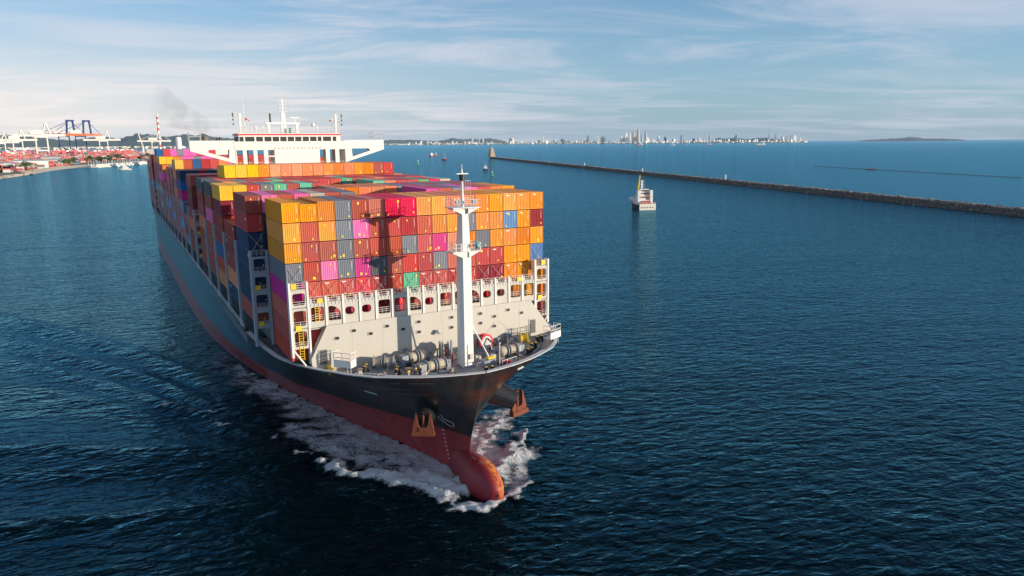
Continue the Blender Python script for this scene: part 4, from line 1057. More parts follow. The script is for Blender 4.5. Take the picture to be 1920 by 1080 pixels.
# bow-wave swells running out to port
for (a, b_, h_, w_) in ((( -7, -14), (-150, 38), .75, 3.5), ((-10, -4), (-150, 62), -.75, 3.5), ((-12, 4), (-150, 92), .75, 3.5), ((-14, 16), (-150, 118), -.35, 5), ((-14, 26), (-150, 150), .3, 5)):
    d, t = polydist([a, b_]); fade = np.clip(t*6, 0, 1)*(1-t)**.7
    hgt += h_*np.exp(-(d/w_)**2)*fade*(.75+.5*vnoise(9, 5))
for (a, b_, h_, w_) in (((8, -14), (90, 60), .35, 3.0), ((9, -6), (90, 85), -.3, 3.0)):
    d, t = polydist([a, b_]); hgt += h_*np.exp(-(d/w_)**2)*np.clip(t*6, 0, 1)*(1-t)
for pts_, h_, w_ in WAKE:
    d, t = polydist([W(*p) for p in pts_]); hgt += .48*h_*np.exp(-(d/w_)**2)*np.clip(t*5+.35, 0, 1)*np.clip((1-t)*5, 0, 1)*(.6+.8*vnoise(7, 61))
rough = vnoise(.9, 1)*.5+vnoise(.45, 2)*.3+vnoise(2.2, 3)*.6-.7
hgt += rough*np.clip(foam, 0, 1)*.8
foam = foam*(.72+.62*vnoise(1.6, 31)*.6+.62*vnoise(.7, 32)*.4)
# wind sea: sum of short trochoidal-looking waves, faded where the sheet is too coarse
spx = np.gradient(gx)[:, None]; spy = np.gradient(gy)[None, :]
rs = np.random.RandomState(3)
wdir = math.atan2(.86, .47)+R(5)
for i in range(26):
    lam = 1.3*1.06**i if i < 20 else rs.uniform(2, 5)
    a_ = wdir+rs.normal(0, .6); kx, ky = 2*math.pi/lam*math.cos(a_), 2*math.pi/lam*math.sin(a_)
    amp = .009*lam**.3
    fd = np.clip(1.6-np.maximum(spx, spy)*4.2/lam*1.0, 0, 1)
    ph = kx*GX+ky*GY+rs.uniform(0, 6.28)+1.2*vnoise(lam*5, 20+i)
    hgt += amp*fd*(1-2*np.abs(np.sin(ph/2))**1.3)*.8
foam *= near
nxg, nyg = GX.shape
verts = np.stack([GX, GY, hgt], -1).reshape(-1, 3)
ii, jj = np.meshgrid(np.arange(nxg-1), np.arange(nyg-1), indexing='ij'); a_ = ii*nyg+jj
quads = np.stack([a_, a_+nyg, a_+nyg+1, a_+1], -1).reshape(-1, 4)
me = bpy.data.meshes.new('sea'); me.vertices.add(len(verts)); me.vertices.foreach_set('co', verts.ravel())
me.loops.add(quads.size); me.loops.foreach_set('vertex_index', quads.ravel().astype(np.int32))
me.polygons.add(len(quads)); me.polygons.foreach_set('loop_start', np.arange(0, quads.size, 4, dtype=np.int32)); me.polygons.foreach_set('loop_total', np.full(len(quads), 4, np.int32))
me.polygons.foreach_set('use_smooth', np.ones(len(quads), bool)); me.update()
at_ = me.attributes.new('foam', 'FLOAT', 'POINT'); at_.data.foreach_set('value', foam.ravel().astype(np.float32))
wm_ = bpy.data.materials.new('sea water'); wm_.use_nodes = True; nt = wm_.node_tree; b = nt.nodes['Principled BSDF']
tc = nd(nt, 'ShaderNodeTexCoord')
mp = nd(nt, 'ShaderNodeMapping', vector_type='TEXTURE'); nt.links.new(tc.outputs['Object'], mp.inputs[0]); mp.inputs['Rotation'].default_value = (0, 0, R(-14)); mp.inputs['Scale'].default_value = (2.0, 1.0, 1)
w1_ = noise(nt, mp.outputs[0], .56, 2, .45, .6); w2_ = noise(nt, mp.outputs[0], 1.7, 2, .5, .4); w3_ = noise(nt, mp.outputs[0], .085, 2, .5, .4)
w4_ = noise(nt, mp.outputs[0], .25, 2, .45, .7); w5_ = noise(nt, mp.outputs[0], .030, 2, .5, .3); w6_ = noise(nt, mp.outputs[0], .90, 2, .5, .6)
def ridge(x): return mth(nt, 'SUBTRACT', 1.0, mth(nt, 'ABSOLUTE', mth(nt, 'SUBTRACT', mth(nt, 'MULTIPLY', x, 2.0), 1.0)))
hh = 0.0
for w_, k_ in ((w1_, .64), (ridge(w6_), .16), (w2_, .05), (w4_, .50), (w3_, .45), (w5_, 1.4)): hh = mth(nt, 'ADD', mth(nt, 'MULTIPLY', w_, k_), hh)
bp = nd(nt, 'ShaderNodeBump'); bp.inputs['Strength'].default_value = 1.0; bp.inputs['Distance'].default_value = 1.15
nt.links.new(hh, bp.inputs['Height']); nt.links.new(bp.outputs[0], b.inputs['Normal'])

big = noise(nt, mp.outputs[0], .012, 4, .5)
deep = mixc(nt, rng(nt, big, .35, .65), (.0004,.0028,.0042), (.0006,.0048,.0075))
fa = nd(nt, 'ShaderNodeAttribute', attribute_name='foam')
mpf = nd(nt, 'ShaderNodeMapping', vector_type='TEXTURE'); nt.links.new(tc.outputs['Object'], mpf.inputs[0]); mpf.inputs['Rotation'].default_value = (0, 0, R(-35)); mpf.inputs['Scale'].default_value = (1.9, 1.0, 1)
fn1 = noise(nt, mpf.outputs[0], 1.1, 9, .68, 1.2); fn2 = noise(nt, mpf.outputs[0], .28, 4, .6, .8)
rid = mth(nt, 'SUBTRACT', 1.0, mth(nt, 'MULTIPLY', mth(nt, 'ABSOLUTE', mth(nt, 'SUBTRACT', fn1, .5)), 7.0), clamp=True)
fn3 = noise(nt, mpf.outputs[0], 2.8, 6, .7, 1.5)
rid2 = mth(nt, 'SUBTRACT', 1.0, mth(nt, 'MULTIPLY', mth(nt, 'ABSOLUTE', mth(nt, 'SUBTRACT', fn3, .5)), 6.0), clamp=True)
th_ = mth(nt, 'ADD', mth(nt, 'MULTIPLY', mth(nt, 'SUBTRACT', fn2, .5), 1.5), mth(nt, 'ADD', mth(nt, 'MULTIPLY', fa.outputs['Fac'], 1.12), mth(nt, 'ADD', mth(nt, 'MULTIPLY', rid, .48), mth(nt, 'MULTIPLY', rid2, .42))))
fm_f = mth(nt, 'MULTIPLY', rng(nt, th_, .84, 1.50), rng(nt, fa.outputs['Fac'], .10, .42))
df = nd(nt, 'ShaderNodeBsdfDiffuse'); nt.links.new(deep, df.inputs['Color']); gl = nd(nt, 'ShaderNodeBsdfGlossy'); gl.inputs['Color'].default_value = (.26, .67, .88, 1); gl.inputs['Roughness'].default_value = .10
fr = nd(nt, 'ShaderNodeFresnel'); fr.inputs['IOR'].default_value = 1.333; frf = nd(nt, 'ShaderNodeFresnel'); frf.inputs['IOR'].default_value = 1.333
for x_ in (df, gl, fr): nt.links.new(bp.outputs[0], x_.inputs['Normal'])
ms = nd(nt, 'ShaderNodeMixShader'); nt.links.new(mth(nt, 'SUBTRACT', mth(nt, 'ADD', mth(nt, 'MULTIPLY', frf.outputs[0], .20), mth(nt, 'MULTIPLY', fr.outputs[0], .95)), .030, clamp=True), ms.inputs[0]); nt.links.new(df.outputs[0], ms.inputs[1]); nt.links.new(gl.outputs[0], ms.inputs[2])
b.inputs['Base Color'].default_value = (.84,.88,.92,1); b.inputs['Roughness'].default_value = .8
fb = nd(nt, 'ShaderNodeBump'); fb.inputs['Strength'].default_value = 1.0; fb.inputs['Distance'].default_value = .9; nt.links.new(mth(nt, 'ADD', fn1, noise(nt, tc.outputs['Object'], 2.6, 5, .7)), fb.inputs['Height']); nt.links.new(fb.outputs[0], b.inputs['Normal'])
ms2 = nd(nt, 'ShaderNodeMixShader'); nt.links.new(fm_f, ms2.inputs[0]); nt.links.new(ms.outputs[0], ms2.inputs[1]); nt.links.new(b.outputs[0], ms2.inputs[2])
nt.links.new(ms2.outputs[0], nt.nodes['Material Output'].inputs['Surface'])
o = link('water', me, None, kind='structure', label='dark blue sea with short wind waves and foam round the bow', category='water'); me.materials.append(wm_)

# ------------------------------------------------------------------ long breakwater and its beacons
A0 = at(919, 297, 2, 0); A1 = at(1920, 407, 2, 0); dv = (A1-A0); dv.z = 0; dv.normalize(); nv = Vector((-dv.y, dv.x, 0))
if (nv.x*(CAM.x-A1.x)+nv.y*(CAM.y-A1.y)) > 0: nv = -nv     # nv points away from us
A1 = A1+dv*260; LB = (A1-A0).length
rock = mat('breakwater rock', (.13,.115,.10), .95, var=.45, vscale=.35, bump=.6, bscale=1.2)
rock2 = mat('pale rock for quay and lit crest', (.36,.31,.25), .95, var=.35, vscale=.3)
bwk = link('breakwater', None, None, A0, math.atan2(dv.y, dv.x), label='long straight rock breakwater running from the right edge to the old stone tower', category='breakwater')
def ysn(x): return x
sg_ = 1 if Vector((-dv.y, dv.x, 0)).dot(nv) > 0 else -1   # local +y is left of dv
c = MB(); c.prism([(0, -1), (3*sg_, 3.0), (4.5*sg_, 4.0), (7.5*sg_, 4.1), (9*sg_, 3.0), (14*sg_, -1)], 0, 0, LB); c.build('core', rock, bwk)
rs2 = random.Random(5)
def boulder(c, x, y, z, s_):
    k = len(c.v); P8 = [(sx*s_*rs2.uniform(.7, 1.2), sy*s_*rs2.uniform(.6, 1.1), sz*s_*rs2.uniform(.5, 1.0)) for sx in (-1, 1) for sy in (-1, 1) for sz in (-1, 1)]
    a = rs2.uniform(0, 3.1); ca, sa = math.cos(a), math.sin(a)
    c.v += [(x+p[0]*ca-p[1]*sa, y+p[0]*sa+p[1]*ca, z+p[2]) for p in P8]
    for q in [(0,1,3,2),(4,6,7,5),(0,4,5,1),(2,3,7,6),(0,2,6,4),(1,5,7,3)]: c.f.append(tuple(k+i for i in q)); c.m.append(c.cur)
c = MB(); x = 0
while x < LB:
    stp = 1.1 if x > LB-1100 else 3.0
    for y, z, mm in ((-.6, .1, 0), (.6, .8, 0), (1.9, 2.1, 0), (3.2, 3.2, 0), (4.6, 4.1, 1), (6.6, 4.2, 1)):  # pale crest paints in sunlight, dark face its shade and tide band
        c.cur = mm if rs2.random() > .25 else 1-mm
        if mm == 0 and rs2.random() < .8: c.cur = 0
        boulder(c, x+rs2.uniform(-1, 1), sg_*(y+rs2.uniform(-.6, .6)), z+rs2.uniform(-.3, .3), rs2.uniform(.6, 1.25)*(1 if stp < 2 else 1.5))
    x += stp
c.build('boulders', [rock, rock2], bwk, kind='stuff')
th0 = at(922, 297, 2, 0)
tw = thing('stone_tower', 'tall tapering brown stone tower at the far end of the breakwater', 'tower', (th0.x, th0.y, 4))
stn = mat('brown stone', (.38,.29,.21), .9, var=.25, vscale=.2)
c = MB(); tbox(c, 0, 0, 0, 27, 18, 18, 9, 9); c.build('tower_body', stn, tw)
c = MB(); tbox(c, 0, 0, 27, 30, 6, 6, 4, 4); c.build('tower_top', stn, tw)
def beacon_at(u, v, wh):
    p = at(u, v, 2, 5.2)
    # snap onto the wall
    s_ = (p-A0).dot(dv); q = A0+dv*s_+nv*6; D = (q-CAM).length; h_ = wh/FPX*D
    b_ = thing('beacon_post', wh_label[u], 'beacon', (q.x, q.y, 4.1))
    MB().lathe([(h_*.13, 0), (h_*.11, h_*.8), (h_*.16, h_*.82), (h_*.16, h_*.9), (h_*.05, h_)], (0, 0, 0), 10).build('beacon_tower', M['white'], b_)
wh_label = {1098: 'small white beacon on the breakwater nearest to the stone tower', 1201: 'white beacon on the breakwater above the moored white vessel', 1356: 'white beacon on the breakwater right of the white vessel'}
for u, v, h in ((1098, 310.5, 6), (1201, 321, 7), (1356, 336, 10)): beacon_at(u, v, h)
# faint floating boom line beyond the breakwater
b0 = at(1525, 311.5, 2, 0); b1 = at(1915, 333.5, 2, 0)
bo = thing('floating_boom', 'thin rusty floating pipeline lying on the water beyond the breakwater at right', 'pipeline', b0)
c = MB(); n = 60; dd = b1-b0
for i in range(n):
    a, b_ = dd*(i/n), dd*((i+.93)/n); c.cyl((a.x, a.y, .25), (b_.x, b_.y, .25), .22, n=6)
c.build('pipe', mat('boom rust', (.16,.08,.06), .8), bo)
c = MB(); a, b_ = dd*.335, dd*.395; c.cyl((a.x, a.y, .6), (b_.x, b_.y, .6), .6, n=8); c.build('red_float', mat('float red', (.6,.12,.08), .6), bo)

# ------------------------------------------------------------------ vessels and buoys
def vessel(name, label, u, v, Lm, Bm, Hd, ang, hullc, housec, deckc, houses, extras=None, cat='boat', group=None, z=0):
    p = at(u, v, 2, 0); root = thing(name, label, cat, (p.x, p.y, 0), ang, group)
    c = MB(); st = [(0,.86),(.08,.96),(.3,1),(.6,1),(.8,.8),(.92,.45),(1,.03)]
    for t_, w_ in st:
        sh = Hd*(1+.35*max(0, t_-.6)/.4)
        c.v += [(-Bm/2*w_*.8, Lm*t_, -.8), (-Bm/2*w_, Lm*t_+(.04*Lm*(t_ > .9)), sh), (Bm/2*w_, Lm*t_+(.04*Lm*(t_ > .9)), sh), (Bm/2*w_*.8, Lm*t_, -.8)]
    for i in range(len(st)-1):
        for j in range(4):
            k1, k2 = 4*i+j, 4*i+(j+1) % 4; c.f.append((k1, k2, k2+4, k1+4)[::-1]); c.m.append(1 if j == 1 else 0)
    c.f.append((0, 1, 2, 3)); c.m.append(2); e = 4*(len(st)-1); c.f.append((e+3, e+2, e+1, e)); c.m.append(0)
    c.build('hull', [hullc, deckc, M['cream'] if name == 'survey_ship' else hullc], root)
    for (y0, y1, wf, z0, z1) in houses:
        h = MB().box(-Bm/2*wf, Lm*y0, Hd+z0, Bm/2*wf, Lm*y1, Hd+z1).build('deckhouse', housec, root)
        MB().box(-Bm/2*wf+.3, Lm*y0-.06, Hd+z1-1.3, Bm/2*wf-.3, Lm*y0-.01, Hd+z1-.6).build('window', M['glass'], h)
    if extras: extras(root, Lm, Bm, Hd)
    return root
whiteh = mat('white hull', (.78,.73,.62), .5, dirt=.3, vscale=.5); darkh = mat('dark hull', (.03,.04,.055), .5); redh = mat('red brown hull', (.30,.07,.05), .6); blueh = mat('blue hull', (.05,.12,.25), .5); reddeck = mat('red deck', (.45,.03,.03), .6)
def ex_survey(r_, Lm, B, H):
    MB().box(-B/2, -.3, -.5, B/2, 0, H+1.0).build('transom', whiteh, r_)
    for sx_ in (-1, 1):
        MB().box(sx_*B*.38-1.1, 5.5, H+.1, sx_*B*.38+1.1, 9, H+10.5).build('exhaust_stack', M['white'], r_)
    MB().box(-B*.28, 1.6, H+.05, B*.28, 4.6, H+2.3).build('red_boat', M['red'], r_)
    for q in range(5): MB().cyl((-B*.36+q*B*.17, -.32, H*.55), (-B*.36+q*B*.17, -.55, H*.55), .42, n=10).build('fender', M['dark'], r_)
    MB().cyl((-B*.33, 12, H+9), (-B*.28, 9, H+21.5), .75, .45, 8).build('crane_boom', M['yellow'], r_)
    m_ = MB(); m_.box(-.5, 14, H+11, .5, 15, H+17.5)
    for zz in (12.5, 14, 15.5, 17): m_.box(-2.0, 14.3, H+zz, 2.0, 14.7, H+zz+.25)
    m_.build('mast', M['white'], r_)
    MB().rail([(-B/2+.2, .2, H+1), (B/2-.2, .2, H+1)], 1.1, 1.6, 2, .12).build('stern_rail', M['white'], r_)
    MB().box(-B*.30, 5.0, H+5.6, B*.30, 6.2, H+6.0).build('boat_deck', M['orangecloth'], r_)
    MB().box(-B/2-.05, 20, H+2.0, -B/2+2.5, 24, H+4.2).build('lifeboat', M['white'], r_)
vdir = math.atan2(.775, .63)-math.pi/2+R(19)
vessel('survey_ship', 'white vessel seen from its stern with a yellow crane, near the breakwater', 1214, 394, 29, 12.4, 3.6, vdir, darkh, M['white'], reddeck,
       [(.20,.62,.84,0,3.2), (.24,.56,.78,3.21,6.2), (.26,.5,.70,6.21,9.0), (.28,.45,.55,9.01,11.2)], ex_survey, 'ship')
def ex_tug(r_, Lm, B, H):
    MB().box(-.3, Lm*.5, H+5, .3, Lm*.53, H+11).build('mast', M['white'], r_)
vessel('tugboat', 'small dark tug with white house and bow wave between the buoys, left of the tower', 911, 318.5, 24, 9, 2.4, R(150), darkh, M['white'], reddeck, [(.35,.75,.7,0,2.8),(.42,.68,.5,2.81,5.4)], ex_tug)
def ex_ship(r_, Lm, B, H):
    MB().box(-.5, Lm*.82, H, .5, Lm*.85, H+10).build('mast', M['white'], r_); MB().bar((0, Lm*.8, H+9), (0, Lm*.5, H+2), .5).build('derrick', M['white'], r_)
vessel('cargo_boat', 'small brown and white coaster left of the boat with twin pink masts', 806, 293, 40, 11, 3.4, R(-70), redh, M['white'], reddeck, [(.04,.3,.8,0,5),(.08,.25,.6,5.01,9)], ex_ship)
def ex_pink(r_, Lm, B, H):
    for t_, h_ in ((.30, 23), (.62, 17)): MB().prism([(-.9, 0), (.9, 0), (.25, h_), (-.25, h_)], 0, -.8, .8).build('mast', mat('pink paint', (.55,.24,.27), .6), r_).location = (0, Lm*t_, H)
vessel('crane_barge', 'small barge with two tall pinkish masts near the horizon', 838, 300, 15, 9, 3.0, R(60), redh, mat('pink house', (.6,.3,.3), .6), reddeck, [(.2,.7,.7,0,3)], ex_pink)
def ex_fish(r_, Lm, B, H): MB().bar((0, Lm*.55, H+3), (0, Lm*.55, H+9), .5).build('mast', M['white'], r_)
vessel('passenger_boat', 'white boat on the water in front of the port, left of the ship', 246, 318.5, 22, 8, 2.6, R(80), whiteh, M['white'], whiteh, [(.2,.7,.8,0,3),(.3,.6,.6,3.01,5.5)], ex_fish)
for (u, v, hc_, lab, s_) in ((1199, 267.5, redh, 'cargo ship at anchor below the tallest towers of the skyline', 1.0), (1262, 266.8, whiteh, 'pale ship at anchor right of the tallest skyline towers', .6), (1329, 267, redh, 'small reddish ship at anchor in front of the distant green hills', .8), (1427, 266.5, whiteh, 'ship with a very tall dark mast at anchor near the headland', 1.2), (1287, 267.5, whiteh, 'tiny white boat between two ships at anchor below the skyline', .25)):
    D = 9000
    p, h = along(u, D)
    r_ = thing('anchored_ship', lab, 'ship', (p.x, p.y, 0), math.atan2(h.y, h.x)+R(20))
    Lm = 85*s_; B = 16*s_; H = 7*s_
    c = MB(); c.prism([(-Lm/2, 0), (Lm/2, 0), (Lm/2+5*s_, H), (-Lm/2, H)], 0, -B/2, B/2) if False else c.prism([(-Lm/2, -1), (Lm/2, -1), (Lm/2+6*s_, H*1.3), (Lm*.3, H), (-Lm/2, H)], 0, -B/2, B/2); c.build('hull', hc_, r_)
    MB().box(-B*.4, -Lm*.45, H+.01, B*.4, -Lm*.2, H+14*s_).build('deckhouse', M['white'], r_)
    MB().box(-B*.3, Lm*.05, H+.01, B*.3, Lm*.2, H+8*s_).build('deck_crane', M['white'], r_)
    MB().bar((0, 0, H), (0, 0, H+(75 if s_ > 1.1 else 18*s_)), 4.0 if s_ > 1.1 else 2).build('mast', M['grey'], r_)
gb = mat('buoy green', (.10,.42,.12), .5)
for u, v, lab in ((784, 309.5, 'green buoy floating below the small brown coaster'), (923, 330, 'green buoy floating below the dark tug')):
    p = at(u, v, 2, 0); r_ = thing('buoy', lab, 'buoy', (p.x, p.y, 0))
    s_ = (p-CAM).length/FPX*9/5
    MB().lathe([(1.2*s_, -.3), (1.3*s_, .8*s_), (.5*s_, 1.1*s_), (.35*s_, 3.6*s_)], (0, 0, 0), 10).build('buoy_body', gb, r_)
    MB().lathe([(.5*s_, 3.61*s_), (.5*s_, 4.3*s_), (.1*s_, 5.0*s_)], (0, 0, 0), 8).build('buoy_light', M['white'], r_)

# ------------------------------------------------------------------ port on the left
landm = mat('port ground', (.20,.19,.16), .9, var=.3, vscale=.02)
sand = mat('sand', (.60,.50,.36), .9, var=.15, vscale=.05)
near_s = [(-160,352),(-20,338),(0,336),(50,327.5),(52,326),(80,321),(109,317),(135,314.7),(164,313),(220,309),(273,305),(330,301),(345,294)]
far_s = [(345,289),(250,287),(150,288),(60,290),(-20,292),(-200,296)]
P1 = [at(u, v, 2, 0) for u, v in near_s]; P2 = [at(u, v, 2, 0) for u, v in far_s]
c = MB(); c.prism([(p.x, p.y) for p in P1+P2][::-1], 2, -1, 2.2); c.build('land', landm, kind='structure', label='flat port land behind the shore at left', category='ground')
c = MB()
for i in range(3, len(P1)-2):
    a, b_ = P1[i], P1[i+1]; n_ = Vector((-(b_-a).y, (b_-a).x, 0)).normalized()
    if n_.dot(CAM-a) < 0: n_ = -n_
    k = len(c.v); c.v += [(a.x+n_.x*14, a.y+n_.y*14, -.3), (b_.x+n_.x*14, b_.y+n_.y*14, -.3), (b_.x-n_.x*10, b_.y-n_.y*10, 4.6), (a.x-n_.x*10, a.y-n_.y*10, 4.6)]
    c.f.append((k, k+1, k+2, k+3)); c.m.append(0)
c.build('beach', sand, kind='structure', label='sandy beach along the port shore', category='beach')
c = MB()
for i in range(260):
    t_ = rs2.random(); a, b_ = P1[1], P1[3]; p = a.lerp(b_, t_) if rs2.random() < .8 else P1[3].lerp(P1[4], rs2.random()); boulder(c, p.x+rs2.uniform(-3, 3), p.y+rs2.uniform(-8, 2), rs2.uniform(-.3, 2.2), rs2.uniform(1, 2.6))
c.build('quay_rocks', [rock2], kind='stuff', label='pale rocks piled along the quay at the left edge', category='rocks')
# container yard
yc = [(.50,.09,.07),(.62,.60,.56),(.12,.30,.30),(.10,.22,.42),(.62,.28,.10),(.40,.05,.05),(.55,.20,.22)]
ym = [mat('yard box %d' % i, c_, .6) for i, c_ in enumerate(yc)]
def onland(u, v): return at(u, v, 2, 2.2)
c = MB()
for i in range(5200):
    u = rs2.uniform(-120, 335); 
    vn = float(np.interp(u, [-120, 0, 50, 110, 165, 275, 335], [340, 324, 318, 312, 303, 297, 293])); v = vn-(vn-288)*rs2.random()**1.3
    if u > 100 and rs2.random() < .35: continue
    p = onland(u, v); rows = rs2.choice([1, 2, 3, 4, 5]); gxp = round(p.x/13)*13; gyp = round(p.y/4)*4
    for k in range(rows):
        c.cur = rs2.choices(range(7), weights=[5, 3, 2, 2, 1.5, 4, 2])[0]; c.box(gxp, gyp, 2.25+k*2.6, gxp+12, gyp+2.5, 4.8+k*2.6)
c.build('container_yard', ym, kind='stuff', label='rows of small coloured containers stacked across the distant port yard', category='container yard')
# sheds
for (u, v, wd, ht, col, lab) in ((60, 316, 60, 16, 'white', 'white shed standing near the beach at the port'), (20, 318, 30, 12, 'white', 'low white shed at the left edge of the port'), (95, 306, 40, 16, 'cream', 'cream shed behind the beach at the port'), (161, 300, 10, 34, 'cream', 'tall cream tower building at the port shore'), (105, 312, 30, 15, 'cream', 'cream warehouse at the end of the beach trees'), (255, 297, 30, 10, 'white', 'low white building by the small boats'), (282, 294, 26, 30, 'cream', 'cream building beside the striped chimney'), (337, 291, 26, 44, 'white', 'white round silo seen above the stern containers')):
    p = onland(u, v); b_ = thing('port_building', lab, 'building', (p.x, p.y, 2.2))
    D = (p-CAM).length
    if 'silo' in lab:
        h_ = 30/FPX*D; MB().lathe([(h_*.16, 0), (h_*.16, h_*.9), (h_*.12, h_)], (0, 0, 0), 14).build('silo_body', M[col], b_)
    else:
        MB().box(-wd/2, -14, 0, wd/2, 14, ht).build('wall', M[col], b_); MB().prism([(-14.5, ht+.01), (14.5, ht+.01), (0, ht+3)], 0, -wd/2-.5, wd/2+.5).build('roof', M['steel'], b_)
# ship-to-shore cranes
wc = mat('crane white', (.76,.72,.66), .5); bc = mat('crane blue', (.02,.055,.20), .5); oc = mat('crane orange', (.70,.16,.03), .5)
def sts(u, v, hpx, main, boomc, label, up=False, rz=0.0, blue=False):
    p = onland(u, v); D = (p-CAM).length; H = hpx/FPX*D; k = H/100
    r_ = thing('gantry_crane', label, 'crane', (p.x, p.y, 2.2), math.atan2((p-CAM).y, (p-CAM).x)-math.pi/2+rz, 'ship-to-shore cranes in the port')
    W_ = 26*k; Dp = 30*k; hz_ = 52*k if not blue else 56*k; t_ = 3.0*k
    for sx_ in (-1, 1):
        for sy in (-1, 1):
            MB().box(sx_*W_/2*(1.0)-t_/2, sy*Dp/2-t_/2, 0, sx_*W_/2+t_/2, sy*Dp/2+t_/2, hz_).build('leg', main, r_)
    m_ = MB()
    for sy in (-1, 1): m_.box(-W_/2, sy*Dp/2-t_*.4, 14*k, W_/2, sy*Dp/2+t_*.4, 17*k); m_.box(-W_/2, sy*Dp/2-t_*.4, hz_-3*k, W_/2, sy*Dp/2+t_*.4, hz_)
    for sx_ in (-1, 1): m_.bar((sx_*W_/2, -Dp/2, 17*k), (sx_*W_/2, Dp/2, hz_), 2.2*k); m_.bar((sx_*W_/2, -Dp/2, 5*k), (sx_*W_/2, Dp/2, 14*k), 2*k)
    m_.build('portal_frame', main, r_)
    MB().box(-64*k, -3*k, hz_+.1, 56*k, 3*k, hz_+6*k).build('boom', boomc, r_)
    MB().box(-24*k, -7*k, hz_+6.1*k, 4*k, 7*k, hz_+16*k).build('machinery_house', M['white'], r_)
    m_ = MB()
    if blue:
        for sx_ in (0, 1):
            m_.bar((8*k+sx_*26*k*.8, 0, hz_), (12*k+sx_*14*k, 0, 100*k), 4.2*k)
        m_.box(8*k, -3*k, 97*k, 30*k, 3*k, 101*k)
        ax_ = 20*k; top = 99*k
    else:
        m_.bar((2*k, 0, hz_), (12*k, 0, 88*k), 3.4*k); m_.bar((24*k, 0, hz_), (12*k, 0, 88*k), 3.4*k); ax_ = 12*k; top = 88*k
    m_.build('apex_frame', main, r_)
    m_ = MB(); m_.bar((ax_, 0, top), (-58*k, 0, hz_+6*k), 1.1*k); m_.bar((ax_, 0, top), (-28*k, 0, hz_+6*k), 1.1*k); m_.bar((ax_, 0, top), (52*k, 0, hz_+6*k), 1.1*k); m_.build('stay_cable', main, r_)
sts(5, 296, 42, wc, wc, 'white gantry crane cut off by the left edge of the picture')
sts(37, 294, 46, wc, wc, 'white gantry crane second from the left edge')
sts(82, 293, 58, wc, wc, 'largest white gantry crane, left of the two blue cranes')
sts(124, 291, 54, bc, oc, 'left one of the two blue gantry cranes with orange booms', blue=True)
sts(155, 291, 54, bc, oc, 'right one of the two blue gantry cranes with orange booms', blue=True)
sts(197, 291, 44, wc, wc, 'white gantry crane right of the two blue cranes')
sts(294, 291, 42, wc, wc, 'white gantry crane in front of the red and white chimney')
# slim luffing crane arm
p = onland(270, 290); D = (p-CAM).length; k_ = D/FPX
r_ = thing('luffing_crane', 'slim white crane arm pointing up left of the striped chimney', 'crane', (p.x, p.y, 2.2))
MB().box(-4, -4, 0, 4, 4, 12*k_).build('crane_tower', wc, r_); MB().bar((0, 0, 11*k_), (-6*k_, 0, 36*k_), 5).build('jib', wc, r_)
p, h = along(299.5, 5200); r_ = thing('chimney', 'tall red and white striped chimney behind the port', 'chimney', (p.x, p.y, 0))
k_ = 5200/FPX; base_v = 285.0; n = 14; H = 63*k_
for i in range(n):
    z0, z1 = H*i/n, H*(i+1)/n; MB().cyl((0, 0, z0), (0, 0, z1), 8.5-3*i/n, 8.5-3*(i+1)/n, 12).build('chimney_band', M['red'] if i % 2 == 0 else M['white'], r_)
# red yard gantries
rg = mat('gantry red', (.55,.05,.04), .5)
proto = thing('yard_gantry', 'small red yard gantry over the container rows of the port', 'gantry', (0, 0, 2.2), 0, 'red yard gantries in the port')
m_ = MB()
for x in (-14, 14):
    for y in (-6, 6): m_.box(x-1.1, y-1.1, 0, x+1.1, y+1.1, 24)
m_.build('gantry_leg', rg, proto); MB().box(-17, -4, 24.01, 17, 4, 27.5).build('gantry_beam', rg, proto); MB().box(-4, -3, 27.51, 4, 3, 31).build('trolley', M['white'], proto)
gp = sorted([(15,296),(26,308),(60,289),(72,290),(104,292),(112,294),(120,291),(128,298),(133,292),(146,291),(150,297),(160,292),(180,298),(188,297),(205,292),(212,293),(222,291),(232,292),(240,291),(18,302),(30,296),(48,294),(228,294),(249,293)])
for i, (u, v) in enumerate(gp):
    p = onland(u, v+2)
    if i == 0: proto.location = (p.x, p.y, 2.2); proto.rotation_euler = (0, 0, R(20)); proto['label'] = 'leftmost of the small red yard gantries in the port'
    else: dup(proto, (p.x, p.y, 2.2), R(rs2.choice([20, 25, 15])), f'red yard gantry over the port container rows, {ordn(i)} from the left')
# boats moored along the shore
bp0 = thing('moored_boat', 'small white boat moored along the port shore', 'boat', (0,0,0), 0, 'small boats moored along the port shore')
m_ = MB(); m_.prism([(-3, -12), (3, -12), (3.4, 6), (0, 15), (-3.4, 6)], 2, -.5, 2.8); m_.build('hull', whiteh, bp0); MB().box(-2.3, -7, 2.81, 2.3, 3, 6.5).build('cabin', M['white'], bp0); MB().bar((0, 0, 6.5), (0, 0, 15), .5).build('mast', M['white'], bp0)
for i in range(26):
    u = 168+i*4.1+rs2.uniform(-1.5, 1.5); v = float(np.interp(u, [164, 220, 273], [314.5, 310.5, 306.5]))+rs2.uniform(-.3, 1.2)
    p = at(u, v, 2, 0)
    if i == 0: bp0.location = p; bp0.rotation_euler = (0, 0, R(60)); bp0['label'] = 'leftmost of the small white boats moored along the port shore'
    else: dup(bp0, p, R(rs2.uniform(30, 110)), f'small white boat moored along the port shore, {ordn(i)} from the left')
